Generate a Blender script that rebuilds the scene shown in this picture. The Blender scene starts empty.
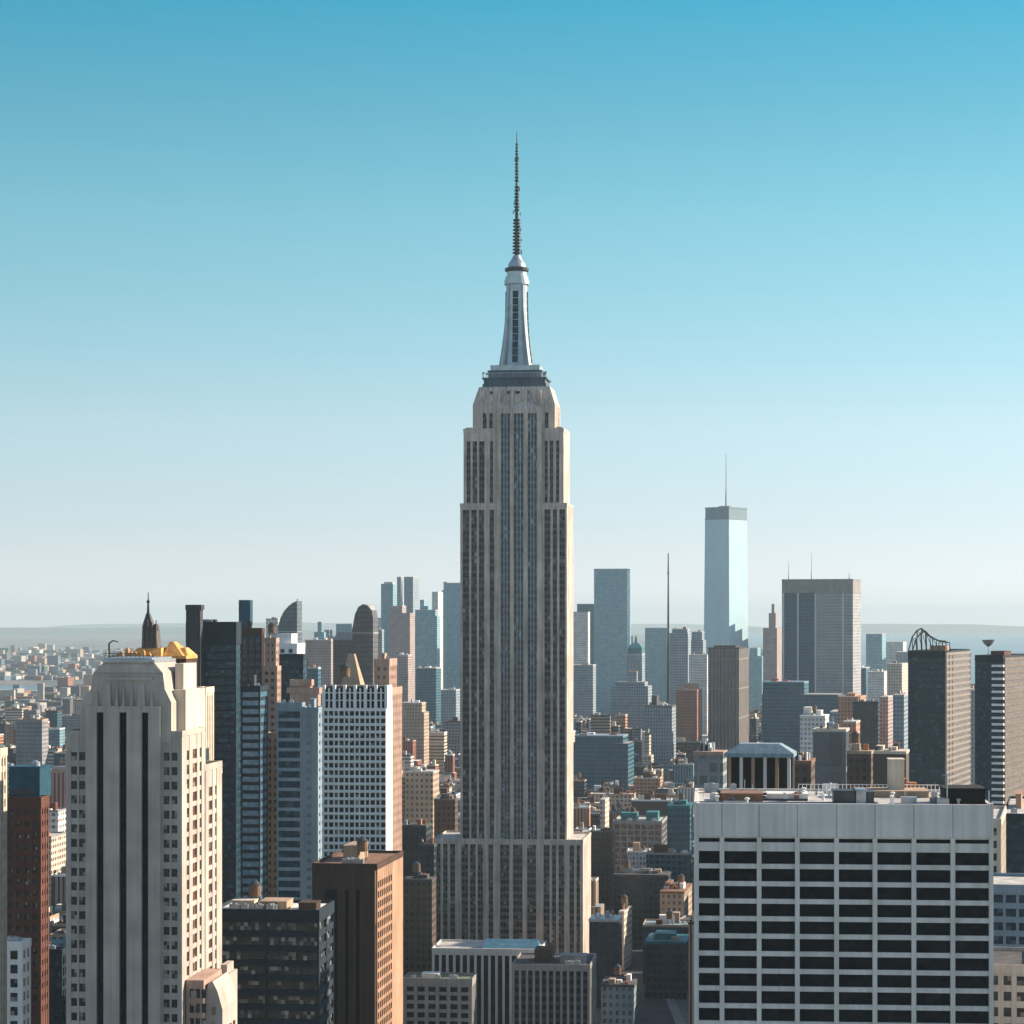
import bpy, bmesh, math, random
import numpy as np
from mathutils import Vector

S = bpy.context.scene
COL = S.collection
R = math.radians
random.seed(7)

# ------------------------------------------------------------------ camera
H = 190.0            # eye height above the street
F = 2450.0           # focal length in pixels
EY = 620.0           # pixel row of the eye level
cam = bpy.data.cameras.new("camera")
cam.sensor_width = 36.0
cam.lens = F / 1024 * 36.0
cam.shift_y = (EY - 512) / 1024
cam.clip_start = 1.0
cam.clip_end = 200000.0
camo = bpy.data.objects.new("camera", cam)
COL.objects.link(camo)
camo.location = (0, 0, H)
camo.rotation_euler = (R(90), 0, 0)
S.camera = camo

# ------------------------------------------------------------------ sky, sun, exposure
SUN_EL, SUN_AZ = 26.0, 72.0           # azimuth clockwise from +Y (the view direction)
SUN_STRENGTH, SKY_STRENGTH, EXPOSURE = 5.0, 0.13, 1.05
world = bpy.data.worlds.new("World")
S.world = world
world.use_nodes = True
nt = world.node_tree
nt.nodes.clear()
out = nt.nodes.new("ShaderNodeOutputWorld")
bg = nt.nodes.new("ShaderNodeBackground")
sky = nt.nodes.new("ShaderNodeTexSky")
sky.sky_type = 'NISHITA'
sky.sun_disc = False
sky.sun_elevation = R(SUN_EL)
sky.sun_rotation = R(SUN_AZ)
sky.altitude = 0
sky.air_density = 1.0
sky.dust_density = 0.25
sky.ozone_density = 2.0
tc = nt.nodes.new("ShaderNodeTexCoord")
sep = nt.nodes.new("ShaderNodeSeparateXYZ")
nt.links.new(tc.outputs["Generated"], sep.inputs[0])
mx = nt.nodes.new("ShaderNodeMath"); mx.operation = 'MAXIMUM'; mx.inputs[1].default_value = 0.0
nt.links.new(sep.outputs[2], mx.inputs[0])
ml = nt.nodes.new("ShaderNodeMath"); ml.operation = 'MULTIPLY_ADD'; ml.inputs[1].default_value = 2.6; ml.inputs[2].default_value = 0.12
nt.links.new(mx.outputs[0], ml.inputs[0])
cmb = nt.nodes.new("ShaderNodeCombineXYZ")
nt.links.new(sep.outputs[0], cmb.inputs[0]); nt.links.new(sep.outputs[1], cmb.inputs[1]); nt.links.new(ml.outputs[0], cmb.inputs[2])
nrm = nt.nodes.new("ShaderNodeVectorMath"); nrm.operation = 'NORMALIZE'
nt.links.new(cmb.outputs[0], nrm.inputs[0])
nt.links.new(nrm.outputs[0], sky.inputs[0])
tint = nt.nodes.new("ShaderNodeMix"); tint.data_type = 'RGBA'; tint.blend_type = 'MULTIPLY'
tint.inputs[0].default_value = 1.0
gains = nt.nodes.new("ShaderNodeValToRGB")
gm = nt.nodes.new("ShaderNodeMath"); gm.operation = 'MULTIPLY'; gm.inputs[1].default_value = 1 / 0.4
nt.links.new(mx.outputs[0], gm.inputs[0]); nt.links.new(gm.outputs[0], gains.inputs[0])
# colour grade of the clear sky by height above the horizon
SKY_GAIN = [(0.002, 1.151, 0.781, 0.614), (0.0122, 1.151, 0.781, 0.614), (0.0367, 1.146, 0.861, 0.621), (0.0776, 1.215, 1.045, 0.721), (0.118, 0.993, 1.104, 0.774), (0.163, 0.762, 1.115, 0.787), (0.204, 0.506, 0.995, 0.755), (0.245, 0.238, 0.943, 0.775)]
els = gains.color_ramp.elements
stops = [(z / 0.4, (r, g, b, 1)) for z, r, g, b in SKY_GAIN] + [(1.0, (1.12, 1.05, 0.93, 1))]
while len(els) < len(stops):
    els.new(0.5)
for e, (p_, c_) in zip(els, stops):
    e.position = p_
    e.color = c_
nt.links.new(gains.outputs[0], tint.inputs[7])
nt.links.new(sky.outputs[0], tint.inputs[6])
nt.links.new(tint.outputs[2], bg.inputs[0])
bg.inputs[1].default_value = SKY_STRENGTH
nt.links.new(bg.outputs[0], out.inputs[0])

sun = bpy.data.lights.new("sun", 'SUN')
sun.energy = SUN_STRENGTH
sun.angle = R(0.5)
sun.color = (1.0, 0.84, 0.67)
suno = bpy.data.objects.new("sun", sun)
COL.objects.link(suno)
sd = Vector((math.sin(R(SUN_AZ)) * math.cos(R(SUN_EL)), math.cos(R(SUN_AZ)) * math.cos(R(SUN_EL)), math.sin(R(SUN_EL))))
suno.rotation_euler = sd.to_track_quat('Z', 'Y').to_euler()
suno.location = (600, 0, 900)

S.view_settings.view_transform = 'Standard'
S.view_settings.look = 'None'
S.view_settings.gamma = 1.0
S.view_settings.exposure = EXPOSURE
S.view_settings.use_curve_mapping = False
S.cycles.volume_bounces = 0
S.cycles.max_bounces = 5
S.cycles.diffuse_bounces = 3
S.cycles.glossy_bounces = 3

# ------------------------------------------------------------------ materials
MATS = {}


def new_mat(name):
    m = bpy.data.materials.new(name)
    m.use_nodes = True
    n = m.node_tree
    n.nodes.clear()
    o = n.nodes.new("ShaderNodeOutputMaterial")
    p = n.nodes.new("ShaderNodeBsdfPrincipled")
    n.links.new(p.outputs[0], o.inputs[0])
    return m, n, p


def nd(n, kind, **kw):
    x = n.nodes.new(kind)
    for k, v in kw.items():
        setattr(x, k, v)
    return x


def mth(n, op, a, b=None, c=None):
    x = n.nodes.new("ShaderNodeMath")
    x.operation = op
    for i, v in enumerate((a, b, c)):
        if v is None:
            continue
        if isinstance(v, (int, float)):
            x.inputs[i].default_value = v
        else:
            n.links.new(v, x.inputs[i])
    return x.outputs[0]


def mixc(n, fac, a, b, blend='MIX'):
    x = n.nodes.new("ShaderNodeMix")
    x.data_type = 'RGBA'
    x.blend_type = blend
    for i, v in ((0, fac), (6, a), (7, b)):
        if isinstance(v, (int, float)):
            x.inputs[i].default_value = v
        elif isinstance(v, tuple):
            x.inputs[i].default_value = (*v, 1) if len(v) == 3 else v
        else:
            n.links.new(v, x.inputs[i])
    return x.outputs[2]


def ramp(n, fac, stops, interp='LINEAR'):
    x = n.nodes.new("ShaderNodeValToRGB")
    x.color_ramp.interpolation = interp
    els = x.color_ramp.elements
    while len(els) < len(stops):
        els.new(0.5)
    for e, (p, c) in zip(els, stops):
        e.position = p
        e.color = (*c, 1) if len(c) == 3 else c
    n.links.new(fac, x.inputs[0])
    return x.outputs[0]


def scl(c, k):
    return tuple(min(0.95, v * k) for v in c)


def masonry(name, c, var=0.22, rough=0.85, streak=0.25, course=None):
    """weathered wall: large blotches, vertical rain streaks, optional courses"""
    if name in MATS:
        return MATS[name]
    m, n, p = new_mat(name)
    co = nd(n, "ShaderNodeTexCoord").outputs["Object"]
    n1 = nd(n, "ShaderNodeTexNoise"); n1.inputs["Scale"].default_value = 0.12; n1.inputs["Detail"].default_value = 6
    n.links.new(co, n1.inputs[0])
    base = ramp(n, n1.outputs[0], [(0.25, scl(c, 1 - var)), (0.75, scl(c, 1 + var))])
    mp = nd(n, "ShaderNodeMapping"); mp.inputs["Scale"].default_value = (0.9, 0.9, 0.03)
    n.links.new(co, mp.inputs[0])
    n2 = nd(n, "ShaderNodeTexNoise"); n2.inputs["Scale"].default_value = 1.0; n2.inputs["Detail"].default_value = 5
    n.links.new(mp.outputs[0], n2.inputs[0])
    st = ramp(n, n2.outputs[0], [(0.35, (1 - streak,) * 3), (0.62, (1, 1, 1))])
    col = mixc(n, 1.0, base, st, 'MULTIPLY')
    if course:
        sp = nd(n, "ShaderNodeSeparateXYZ"); n.links.new(co, sp.inputs[0])
        fr = mth(n, 'FRACT', mth(n, 'DIVIDE', sp.outputs[2], course))
        ln = mth(n, 'LESS_THAN', fr, 0.12)
        col = mixc(n, mth(n, 'MULTIPLY', ln, 0.45), col, scl(c, 0.5))
    n.links.new(col, p.inputs["Base Color"])
    p.inputs["Roughness"].default_value = rough
    p.inputs["Specular IOR Level"].default_value = 0.25
    MATS[name] = m
    return m


def glass(name, c, c2, blind=(0.28, 0.26, 0.23), frac=0.1, rough=0.12, cell=(1.5, 1.5, 3.7), metallic=0.0, spec=0.5):
    """window glass with room-to-room differences: dark rooms, half lit ones, drawn blinds"""
    if name in MATS:
        return MATS[name]
    m, n, p = new_mat(name)
    co = nd(n, "ShaderNodeTexCoord").outputs["Object"]
    dv = nd(n, "ShaderNodeVectorMath", operation='DIVIDE'); dv.inputs[1].default_value = cell
    n.links.new(co, dv.inputs[0])
    fl = nd(n, "ShaderNodeVectorMath", operation='FLOOR'); n.links.new(dv.outputs[0], fl.inputs[0])
    oi = nd(n, "ShaderNodeObjectInfo")
    wn = nd(n, "ShaderNodeTexWhiteNoise", noise_dimensions='4D')
    n.links.new(fl.outputs[0], wn.inputs["Vector"])
    n.links.new(mth(n, 'MULTIPLY', oi.outputs["Random"], 97.3), wn.inputs["W"])
    col = ramp(n, wn.outputs["Value"], [(0.0, c), (1 - frac * 2.2, c2), (1 - frac, scl(blind, 0.5)), (1.0, blind)])
    n.links.new(col, p.inputs["Base Color"])
    p.inputs["Roughness"].default_value = rough
    p.inputs["Metallic"].default_value = metallic
    p.inputs["Specular IOR Level"].default_value = spec
    nb = nd(n, "ShaderNodeTexNoise"); nb.inputs["Scale"].default_value = 0.25
    n.links.new(co, nb.inputs[0])
    bp = nd(n, "ShaderNodeBump"); bp.inputs["Strength"].default_value = 0.12; bp.inputs["Distance"].default_value = 0.4
    n.links.new(nb.outputs[0], bp.inputs["Height"]); n.links.new(bp.outputs[0], p.inputs["Normal"])
    MATS[name] = m
    return m


def plain(name, c, rough=0.6, metallic=0.0, var=0.2, scale=0.4):
    if name in MATS:
        return MATS[name]
    m, n, p = new_mat(name)
    co = nd(n, "ShaderNodeTexCoord").outputs["Object"]
    n1 = nd(n, "ShaderNodeTexNoise"); n1.inputs["Scale"].default_value = scale; n1.inputs["Detail"].default_value = 5
    n.links.new(co, n1.inputs[0])
    n.links.new(ramp(n, n1.outputs[0], [(0.3, scl(c, 1 - var)), (0.7, scl(c, 1 + var))]), p.inputs["Base Color"])
    p.inputs["Roughness"].default_value = rough
    p.inputs["Metallic"].default_value = metallic
    p.inputs["Specular IOR Level"].default_value = 0.3
    MATS[name] = m
    return m


def facade(name, wall, gl, pu=3.0, pz=3.6, fu=0.5, fz=0.5, roof=(0.3, 0.28, 0.26), blind=0.12):
    """wall of a far building: masonry with rows of window openings, measured in metres on the wall"""
    if name in MATS:
        return MATS[name]
    m, n, p = new_mat(name)
    t = nd(n, "ShaderNodeTexCoord")
    co = t.outputs["Object"]
    sp = nd(n, "ShaderNodeSeparateXYZ"); n.links.new(co, sp.inputs[0])
    sn = nd(n, "ShaderNodeSeparateXYZ"); n.links.new(t.outputs["Normal"], sn.inputs[0])
    isx = mth(n, 'GREATER_THAN', mth(n, 'ABSOLUTE', sn.outputs[0]), 0.7)
    u = mth(n, 'ADD', mth(n, 'MULTIPLY', sp.outputs[0], mth(n, 'SUBTRACT', 1.0, isx)), mth(n, 'MULTIPLY', sp.outputs[1], isx))
    oi = nd(n, "ShaderNodeObjectInfo")
    uu = mth(n, 'ADD', mth(n, 'DIVIDE', u, pu), mth(n, 'MULTIPLY', oi.outputs["Random"], 31.7))
    zz = mth(n, 'DIVIDE', sp.outputs[2], pz)
    wu = mth(n, 'LESS_THAN', mth(n, 'ABSOLUTE', mth(n, 'SUBTRACT', mth(n, 'FRACT', uu), 0.5)), fu / 2)
    wz = mth(n, 'LESS_THAN', mth(n, 'ABSOLUTE', mth(n, 'SUBTRACT', mth(n, 'FRACT', zz), 0.5)), fz / 2)
    side = mth(n, 'LESS_THAN', mth(n, 'ABSOLUTE', sn.outputs[2]), 0.5)
    win = mth(n, 'MULTIPLY', mth(n, 'MULTIPLY', wu, wz), side)
    cb = nd(n, "ShaderNodeCombineXYZ")
    n.links.new(mth(n, 'FLOOR', uu), cb.inputs[0]); n.links.new(mth(n, 'FLOOR', zz), cb.inputs[1]); n.links.new(isx, cb.inputs[2])
    wn = nd(n, "ShaderNodeTexWhiteNoise", noise_dimensions='3D'); n.links.new(cb.outputs[0], wn.inputs["Vector"])
    gcol = ramp(n, wn.outputs["Value"], [(0.0, scl(gl, 0.6)), (0.75, scl(gl, 1.5)), (1 - blind, scl(wall, 0.35)), (1.0, scl(wall, 0.7))])
    n1 = nd(n, "ShaderNodeTexNoise"); n1.inputs["Scale"].default_value = 0.09; n1.inputs["Detail"].default_value = 6
    n.links.new(co, n1.inputs[0])
    wcol = ramp(n, n1.outputs[0], [(0.25, scl(wall, 0.74)), (0.75, scl(wall, 1.22))])
    n2 = nd(n, "ShaderNodeTexNoise"); n2.inputs["Scale"].default_value = 0.35; n2.inputs["Detail"].default_value = 4
    n.links.new(co, n2.inputs[0])
    rcol = ramp(n, n2.outputs[0], [(0.3, scl(roof, 0.6)), (0.7, scl(roof, 1.3))])
    body = mixc(n, side, rcol, wcol)
    n.links.new(mixc(n, win, body, gcol), p.inputs["Base Color"])
    n.links.new(mth(n, 'SUBTRACT', 0.85, mth(n, 'MULTIPLY', win, 0.7)), p.inputs["Roughness"])
    p.inputs["Specular IOR Level"].default_value = 0.4
    MATS[name] = m
    return m


LIME = (0.58, 0.485, 0.415)
M_lime = masonry("limestone", LIME, 0.26, streak=0.38)
M_lime2 = masonry("weathered_limestone", (0.43, 0.375, 0.325), 0.22, streak=0.16)
M_conc = masonry("grey_concrete", (0.67, 0.63, 0.585), 0.12, streak=0.16)
M_white = masonry("white_concrete", (0.80, 0.79, 0.77), 0.08, streak=0.12)
M_cream = masonry("cream_stone", (0.62, 0.53, 0.42), 0.14)
M_tan = masonry("tan_brick", (0.40, 0.29, 0.20), 0.2)
M_pink = masonry("pink_granite", (0.42, 0.28, 0.22), 0.15)
M_brick = masonry("red_brick", (0.125, 0.05, 0.034), 0.3)
M_taupe = masonry("taupe_panel", (0.17, 0.145, 0.125), 0.2)
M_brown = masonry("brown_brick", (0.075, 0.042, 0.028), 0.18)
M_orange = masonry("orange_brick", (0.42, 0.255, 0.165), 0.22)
M_grey = masonry("grey_stone", (0.30, 0.29, 0.28), 0.2)
M_dgrey = masonry("dark_grey_cladding", (0.05, 0.056, 0.062), 0.2)
M_bluegrey = masonry("blue_grey_panel", (0.22, 0.30, 0.35), 0.1)
M_navyp = masonry("navy_panel", (0.012, 0.026, 0.038), 0.2)
M_slate = masonry("slate_metal_panel", (0.085, 0.125, 0.155), 0.25)
M_black = plain("black_cladding", (0.005, 0.0055, 0.006), 0.9)
M_roofd = plain("dark_tar_roof", (0.075, 0.07, 0.07), 0.9, var=0.45, scale=0.3)
M_roofl = plain("pale_gravel_roof", (0.42, 0.40, 0.37), 0.95, var=0.3, scale=0.25)
M_roofw = plain("white_membrane_roof", (0.66, 0.63, 0.58), 0.9, var=0.2, scale=0.2)
M_roofb = plain("brown_tile_roof", (0.20, 0.11, 0.07), 0.9, var=0.35)
M_metal = plain("galvanised_metal", (0.34, 0.36, 0.38), 0.45, 0.7)
M_steel = plain("pale_steel", (0.40, 0.45, 0.47), 0.36, 0.5, var=0.2, scale=0.25)
M_dsteel = plain("dark_steel", (0.06, 0.065, 0.07), 0.5, 0.5)
M_gold = plain("gilded_terracotta", (0.60, 0.30, 0.085), 0.65, 0.0, var=0.3, scale=0.5)
M_teal = plain("teal_painted_metal", (0.012, 0.065, 0.10), 0.5, 0.1, var=0.3)
M_copper = plain("green_copper", (0.03, 0.15, 0.16), 0.6, 0.1, var=0.3)
M_wood = plain("weathered_cedar", (0.16, 0.10, 0.065), 0.9, var=0.3)
M_rust = plain("rusted_metal", (0.35, 0.13, 0.06), 0.8, var=0.35)
M_spand = plain("aluminium_spandrel", (0.075, 0.095, 0.12), 0.5, 0.2, var=0.3, scale=0.8)
M_spandb = plain("brown_spandrel", (0.115, 0.10, 0.092), 0.7, var=0.45, scale=0.6)
M_red = plain("red_paint", (0.55, 0.05, 0.03), 0.5)
G_dark = glass("dark_window_glass", (0.006, 0.008, 0.012), (0.022, 0.027, 0.034), (0.34, 0.32, 0.29), frac=0.09, rough=0.2, spec=0.22)
G_slate = glass("slate_blue_glass", (0.006, 0.014, 0.026), (0.02, 0.042, 0.068), (0.28, 0.33, 0.36), frac=0.08, rough=0.2, spec=0.3)
G_black = glass("black_window_glass", (0.006, 0.008, 0.011), (0.014, 0.018, 0.022), (0.02, 0.022, 0.026), frac=0.04, rough=0.6, spec=0.0)
G_navy = glass("navy_curtain_glass", (0.004, 0.022, 0.036), (0.010, 0.045, 0.068), (0.05, 0.11, 0.14), frac=0.1, rough=0.2, spec=0.15)
G_office = glass("speckled_office_glass", (0.006, 0.012, 0.016), (0.03, 0.04, 0.045), (0.30, 0.32, 0.32), frac=0.13, rough=0.25, cell=(1.1, 9, 9), spec=0.3)
G_teal = glass("teal_curtain_glass", (0.015, 0.06, 0.08), (0.03, 0.10, 0.13), (0.1, 0.2, 0.24), frac=0.1)
G_blue = glass("blue_curtain_glass", (0.05, 0.14, 0.21), (0.08, 0.2, 0.28), (0.16, 0.3, 0.38), frac=0.1, rough=0.15)
G_pale = glass("pale_mirror_glass", (0.36, 0.62, 0.70), (0.36, 0.62, 0.70), (0.36, 0.62, 0.70), frac=0.1, rough=0.2, metallic=0.45, cell=(900, 900, 8))
G_brown = glass("bronze_window_glass", (0.07, 0.035, 0.022), (0.14, 0.07, 0.05), (0.34, 0.25, 0.18), frac=0.16, rough=0.25)

# ------------------------------------------------------------------ mesh helpers


class MB:
    """collects boxes, prisms, lathes and tubes; build() links them as one mesh object"""

    def __init__(self):
        self.v, self.f, self.mi = [], [], []

    def add(self, vs, fs, mi=0):
        b = len(self.v)
        self.v += vs
        self.f += [tuple(i + b for i in f) for f in fs]
        self.mi += [mi] * len(fs)

    def box(self, x0, x1, y0, y1, z0, z1, mi=0):
        if x1 < x0: x0, x1 = x1, x0
        if y1 < y0: y0, y1 = y1, y0
        if z1 - z0 < 1e-4 or x1 - x0 < 1e-4 or y1 - y0 < 1e-4:
            return
        self.add([(x0, y0, z0), (x1, y0, z0), (x1, y1, z0), (x0, y1, z0), (x0, y0, z1), (x1, y0, z1), (x1, y1, z1), (x0, y1, z1)],
                 [(0, 3, 2, 1), (4, 5, 6, 7), (0, 1, 5, 4), (1, 2, 6, 5), (2, 3, 7, 6), (3, 0, 4, 7)], mi)

    def frustum(self, a, b, z0, z1, mi=0):
        """a, b = (x0,x1,y0,y1) at the bottom and the top"""
        self.add([(a[0], a[2], z0), (a[1], a[2], z0), (a[1], a[3], z0), (a[0], a[3], z0), (b[0], b[2], z1), (b[1], b[2], z1), (b[1], b[3], z1), (b[0], b[3], z1)],
                 [(0, 3, 2, 1), (4, 5, 6, 7), (0, 1, 5, 4), (1, 2, 6, 5), (2, 3, 7, 6), (3, 0, 4, 7)], mi)

    def prism_y(self, prof, y0, y1, mi=0):
        """prof = (x,z) counter-clockwise seen from the front (-y)"""
        k = len(prof)
        self.add([(x, y0, z) for x, z in prof] + [(x, y1, z) for x, z in prof],
                 [tuple(range(k)), tuple(range(2 * k - 1, k - 1, -1))] + [(i, i + k, (i + 1) % k + k, (i + 1) % k) for i in range(k)], mi)

    def prism_z(self, prof, z0, z1, mi=0):
        k = len(prof)
        self.add([(x, y, z0) for x, y in prof] + [(x, y, z1) for x, y in prof],
                 [tuple(range(k - 1, -1, -1)), tuple(range(k, 2 * k))] + [(i, (i + 1) % k, (i + 1) % k + k, i + k) for i in range(k)], mi)

    def lathe(self, cx, cy, prof, n=16, mi=0, rot=0.0):
        """prof = (radius, z) from the bottom up"""
        vs, fs = [], []
        for r, z in prof:
            for i in range(n):
                a = rot + 2 * math.pi * i / n
                vs.append((cx + r * math.cos(a), cy + r * math.sin(a), z))
        for j in range(len(prof) - 1):
            for i in range(n):
                fs.append((j * n + i, j * n + (i + 1) % n, (j + 1) * n + (i + 1) % n, (j + 1) * n + i))
        fs.append(tuple(range(n - 1, -1, -1)))
        fs.append(tuple((len(prof) - 1) * n + i for i in range(n)))
        self.add(vs, fs, mi)

    def tube(self, a, b, r, n=6, mi=0, r2=None):
        a, b = Vector(a), Vector(b)
        d = (b - a).normalized()
        up = Vector((0, 0, 1)) if abs(d.z) < 0.95 else Vector((1, 0, 0))
        s = d.cross(up).normalized(); t = s.cross(d)
        vs = []
        for p, rr in ((a, r), (b, r if r2 is None else r2)):
            for i in range(n):
                an = 2 * math.pi * i / n
                vs.append(tuple(p + s * math.cos(an) * rr + t * math.sin(an) * rr))
        fs = [(i, i + n, (i + 1) % n + n, (i + 1) % n) for i in range(n)] + [tuple(range(n)), tuple(range(2 * n - 1, n - 1, -1))]
        self.add(vs, fs, mi)

    def build(self, name, mats, parent=None, loc=None):
        me = bpy.data.meshes.new(name)
        me.from_pydata(self.v, [], self.f)
        if not isinstance(mats, (list, tuple)):
            mats = [mats]
        for m in mats:
            me.materials.append(m)
        if len(mats) > 1:
            me.polygons.foreach_set("material_index", self.mi)
        me.update()
        o = bpy.data.objects.new(name, me)
        COL.objects.link(o)
        if parent:
            o.parent = parent
        if loc:
            o.location = loc
        return o


def structure(o, kind='structure'):
    o['kind'] = kind
    return o


PANES = {}


def pane_object(name, w, h, mat, parent, loc, rz):
    k = (name, round(w, 2), round(h, 2), mat.name)
    if k in PANES:
        o = PANES[k].copy()
        COL.objects.link(o)
    else:
        m = MB(); m.box(-w / 2, w / 2, -0.05, 0.05, -h / 2, h / 2)
        o = m.build(name, mat)
        PANES[k] = o
    o.parent = parent
    o.location = loc
    o.rotation_euler = (0, 0, rz)
    return o


RECTS, FOOT = [], []      # what stands where: for laying out the low city between the towers


class Bld:
    """a building: an Empty at its near left corner, parts under it; px maps photo columns to metres along the front"""

    def __init__(self, name, label, x0, x1, Y, th, x2=None, D=None, yt=None, cat='building', group=None, yb=1060):
        u0, u1 = (x0 - 512) / F, (x1 - 512) / F
        self.Y, self.th, self.s = Y, R(th), Y / F
        c, s = math.cos(self.th), math.sin(self.th)
        self.c, self.sn = c, s
        self.A = (u0 * Y, Y)
        self.w = self.px(x1)
        if x2 is not None:
            u2 = (x2 - 512) / F
            bx, by = self.A[0] + self.w * c, Y - self.w * s
            den = s - u2 * c
            D = (u2 * by - bx) / den if den > 0.01 else 30
            D = max(6, min(D, 90))
        self.D = D or self.w
        self.zt = self.z(yt) if yt is not None else None
        o = bpy.data.objects.new(name, None)
        o.empty_display_size = 5
        COL.objects.link(o)
        o.location = (self.A[0], self.A[1], 0)
        o.rotation_euler = (0, 0, -self.th)
        o['label'] = label
        o['category'] = cat
        if group:
            o['group'] = group
        self.root = o
        self.nw = 0
        self.over = {}
        self.zmin = self.z(yb)
        if yt is not None:
            RECTS.append((Y, min(x0, x1), max(x1, x2 or x1), yt, yb))
        cx = [self.A[0], self.A[0] + self.w * c, self.A[0] + self.D * s, self.A[0] + self.w * c + self.D * s]
        cy = [Y, Y - self.w * s, Y + self.D * c, Y - self.w * s + self.D * c]
        FOOT.append((min(cx) - 4, max(cx) + 4, min(cy) - 4, max(cy) + 4))

    def px(self, x):
        u = (x - 512) / F
        return (u * self.Y - self.A[0]) / (self.c + u * self.sn)

    def z(self, y, extra=0):
        return H - (y - EY) * (self.Y + extra) / F

    # faces: 'f' front, 'r' right, 'l' left
    def face(self, f, x0, x1, y0, y1):
        if f == 'f': return (x0, y0), (1, 0), (0, -1), x1 - x0, 0.0
        if f == 'r': return (x1, y0), (0, 1), (1, 0), y1 - y0, R(90)
        return (x0, y1), (0, -1), (-1, 0), y1 - y0, R(-90)

    def fbox(self, mb, fc, u0, u1, z0, z1, d0, d1, mi=0):
        o, du, n = fc[0], fc[1], fc[2]
        xs = [o[0] + du[0] * u + n[0] * d for u in (u0, u1) for d in (d0, d1)]
        ys = [o[1] + du[1] * u + n[1] * d for u in (u0, u1) for d in (d0, d1)]
        mb.box(min(xs), max(xs), min(ys), max(ys), z0, z1, mi)

    def win(self, fc, u0, u1, z0, z1, d, mat, name):
        o, du, n, L, rz = fc
        u = (u0 + u1) / 2
        loc = (o[0] + du[0] * u + n[0] * d, o[1] + du[1] * u + n[1] * d, (z0 + z1) / 2)
        if self.nw < 100:
            self.nw += 1
            pane_object(name, u1 - u0, z1 - z0, mat, self.root, loc, rz)
        else:
            mb = self.over.setdefault((name, mat.name), MB())
            self.fbox(mb, fc, u0, u1, z0, z1, d - 0.05, d + 0.05)

    def fill(self, mb, f, x0, x1, y0, y1, z0, z1, cols, rows, rec=0.5, glassm=None, mode='grid', spand=None, fh=3.7, pr=0.12, mull=None):
        """openings cols x rows left free in the wall plane; piers and spandrels stand proud of the recessed glass"""
        fc = self.face(f, x0, x1, y0, y1)
        L = fc[3]
        a, b = 0.0, L
        if f == 'r': a, b = rec + 0.3, L - 0.05
        if f == 'l': a, b = 0.05, L - rec - 0.3
        cols = [(max(a + 0.2, p), min(b - 0.2, q)) for p, q in cols if q > a + 0.5 and p < b - 0.5]
        e = a
        for p, q in cols + [(b, b)]:
            self.fbox(mb, fc, e, p, z0, z1, -rec - 0.3, 0)
            e = q
        if mode == 'strip':
            for p, q in cols:
                zb, zt = rows
                if zb > z0: self.fbox(mb, fc, p, q, z0, zb, -rec - 0.3, -pr)
                if zt < z1: self.fbox(mb, fc, p, q, zt, z1, -rec - 0.3, -pr)
                st = MB()
                zb = max(zb, self.zmin)
                k = 0
                zz = zt
                while zz > zb + 0.5:
                    h = fh * 0.58
                    self.fbox(st, fc, p, q, max(zb, zz - h), zz, -rec, -rec + 0.06, 0)
                    if spand is not None:
                        self.fbox(st, fc, p, q, max(zb, zz - fh), max(zb, zz - h), -rec, -rec + 0.16, 1)
                    zz -= fh
                k_ = int((q - p) // 1.75)
                for i in range(1, k_ + 1):
                    if mull: self.fbox(st, fc, p + (q - p) * i / (k_ + 1) - .14, p + (q - p) * i / (k_ + 1) + .14, zb, zt, -rec, -rec + .3, 2)
                self.nw += 1
                st.build("window_strip", [glassm, spand or glassm, mull or glassm], self.root)
            return
        nm = 'window' if mode == 'grid' else 'window_band'
        for p, q in cols:
            e = z0
            for r0, r1 in sorted(rows):
                self.fbox(mb, fc, p, q, e, r0, -rec - 0.3, -pr)
                e = r1
            self.fbox(mb, fc, p, q, e, z1, -rec - 0.3, -pr)
        for r0, r1 in sorted(rows, reverse=True):
            if r1 < self.zmin: break
            for p, q in cols:
                self.win(fc, p, q, r0, r1, -rec + 0.06, glassm, nm)

    def tier(self, mb, x0, x1, y0, y1, z0, z1, st, faces='fr', roof=True, ph=1.0):
        rec = st.get('rec', 0.5)
        fh = st.get('fh', 3.8)
        cap = st.get('cap', 1.2)
        mb.box(x0 + (rec if 'l' in faces else 0.02), x1 - (rec if 'r' in faces else 0.02), y0 + (rec if 'f' in faces else 0.02), y1, z0, z1 - 0.02)
        for f in faces:
            L = (x1 - x0) if f == 'f' else (y1 - y0)
            if st['kind'] == 'blank':
                continue
            pitch = st['pitch'] if f == 'f' else st.get('pitch2', st['pitch'])
            pier = st.get('pier', 1.0)
            edge = st.get('edge', pier)
            n = max(1, round((L - 2 * edge + pier) / pitch))
            step = (L - 2 * edge + pier) / n
            cols = [(edge + i * step, edge + (i + 1) * step - pier) for i in range(n)]
            g = st.get('glass2', st['glass']) if f == 'r' else st['glass']
            if st['kind'] == 'strip':
                self.fill(mb, f, x0, x1, y0, y1, z0, z1, cols, (max(z0, self.zmin - 6), z1 - cap - 1.0), rec, g, 'strip', st.get('spand'), fh)
            else:
                rows = []
                zt = z1 - cap - 0.5
                wh = fh - st.get('sp', 1.5)
                while zt - wh > max(z0 + 0.3, self.zmin - 6):
                    rows.append((zt - wh, zt)); zt -= fh
                self.fill(mb, f, x0, x1, y0, y1, z0, z1, cols, rows, rec, g, st['kind'])
        self.top(mb, x0, x1, y0, y1, z1, cap, roof, ph, st.get('roof', M_roofl), st.get('over', 0.12))

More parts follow.
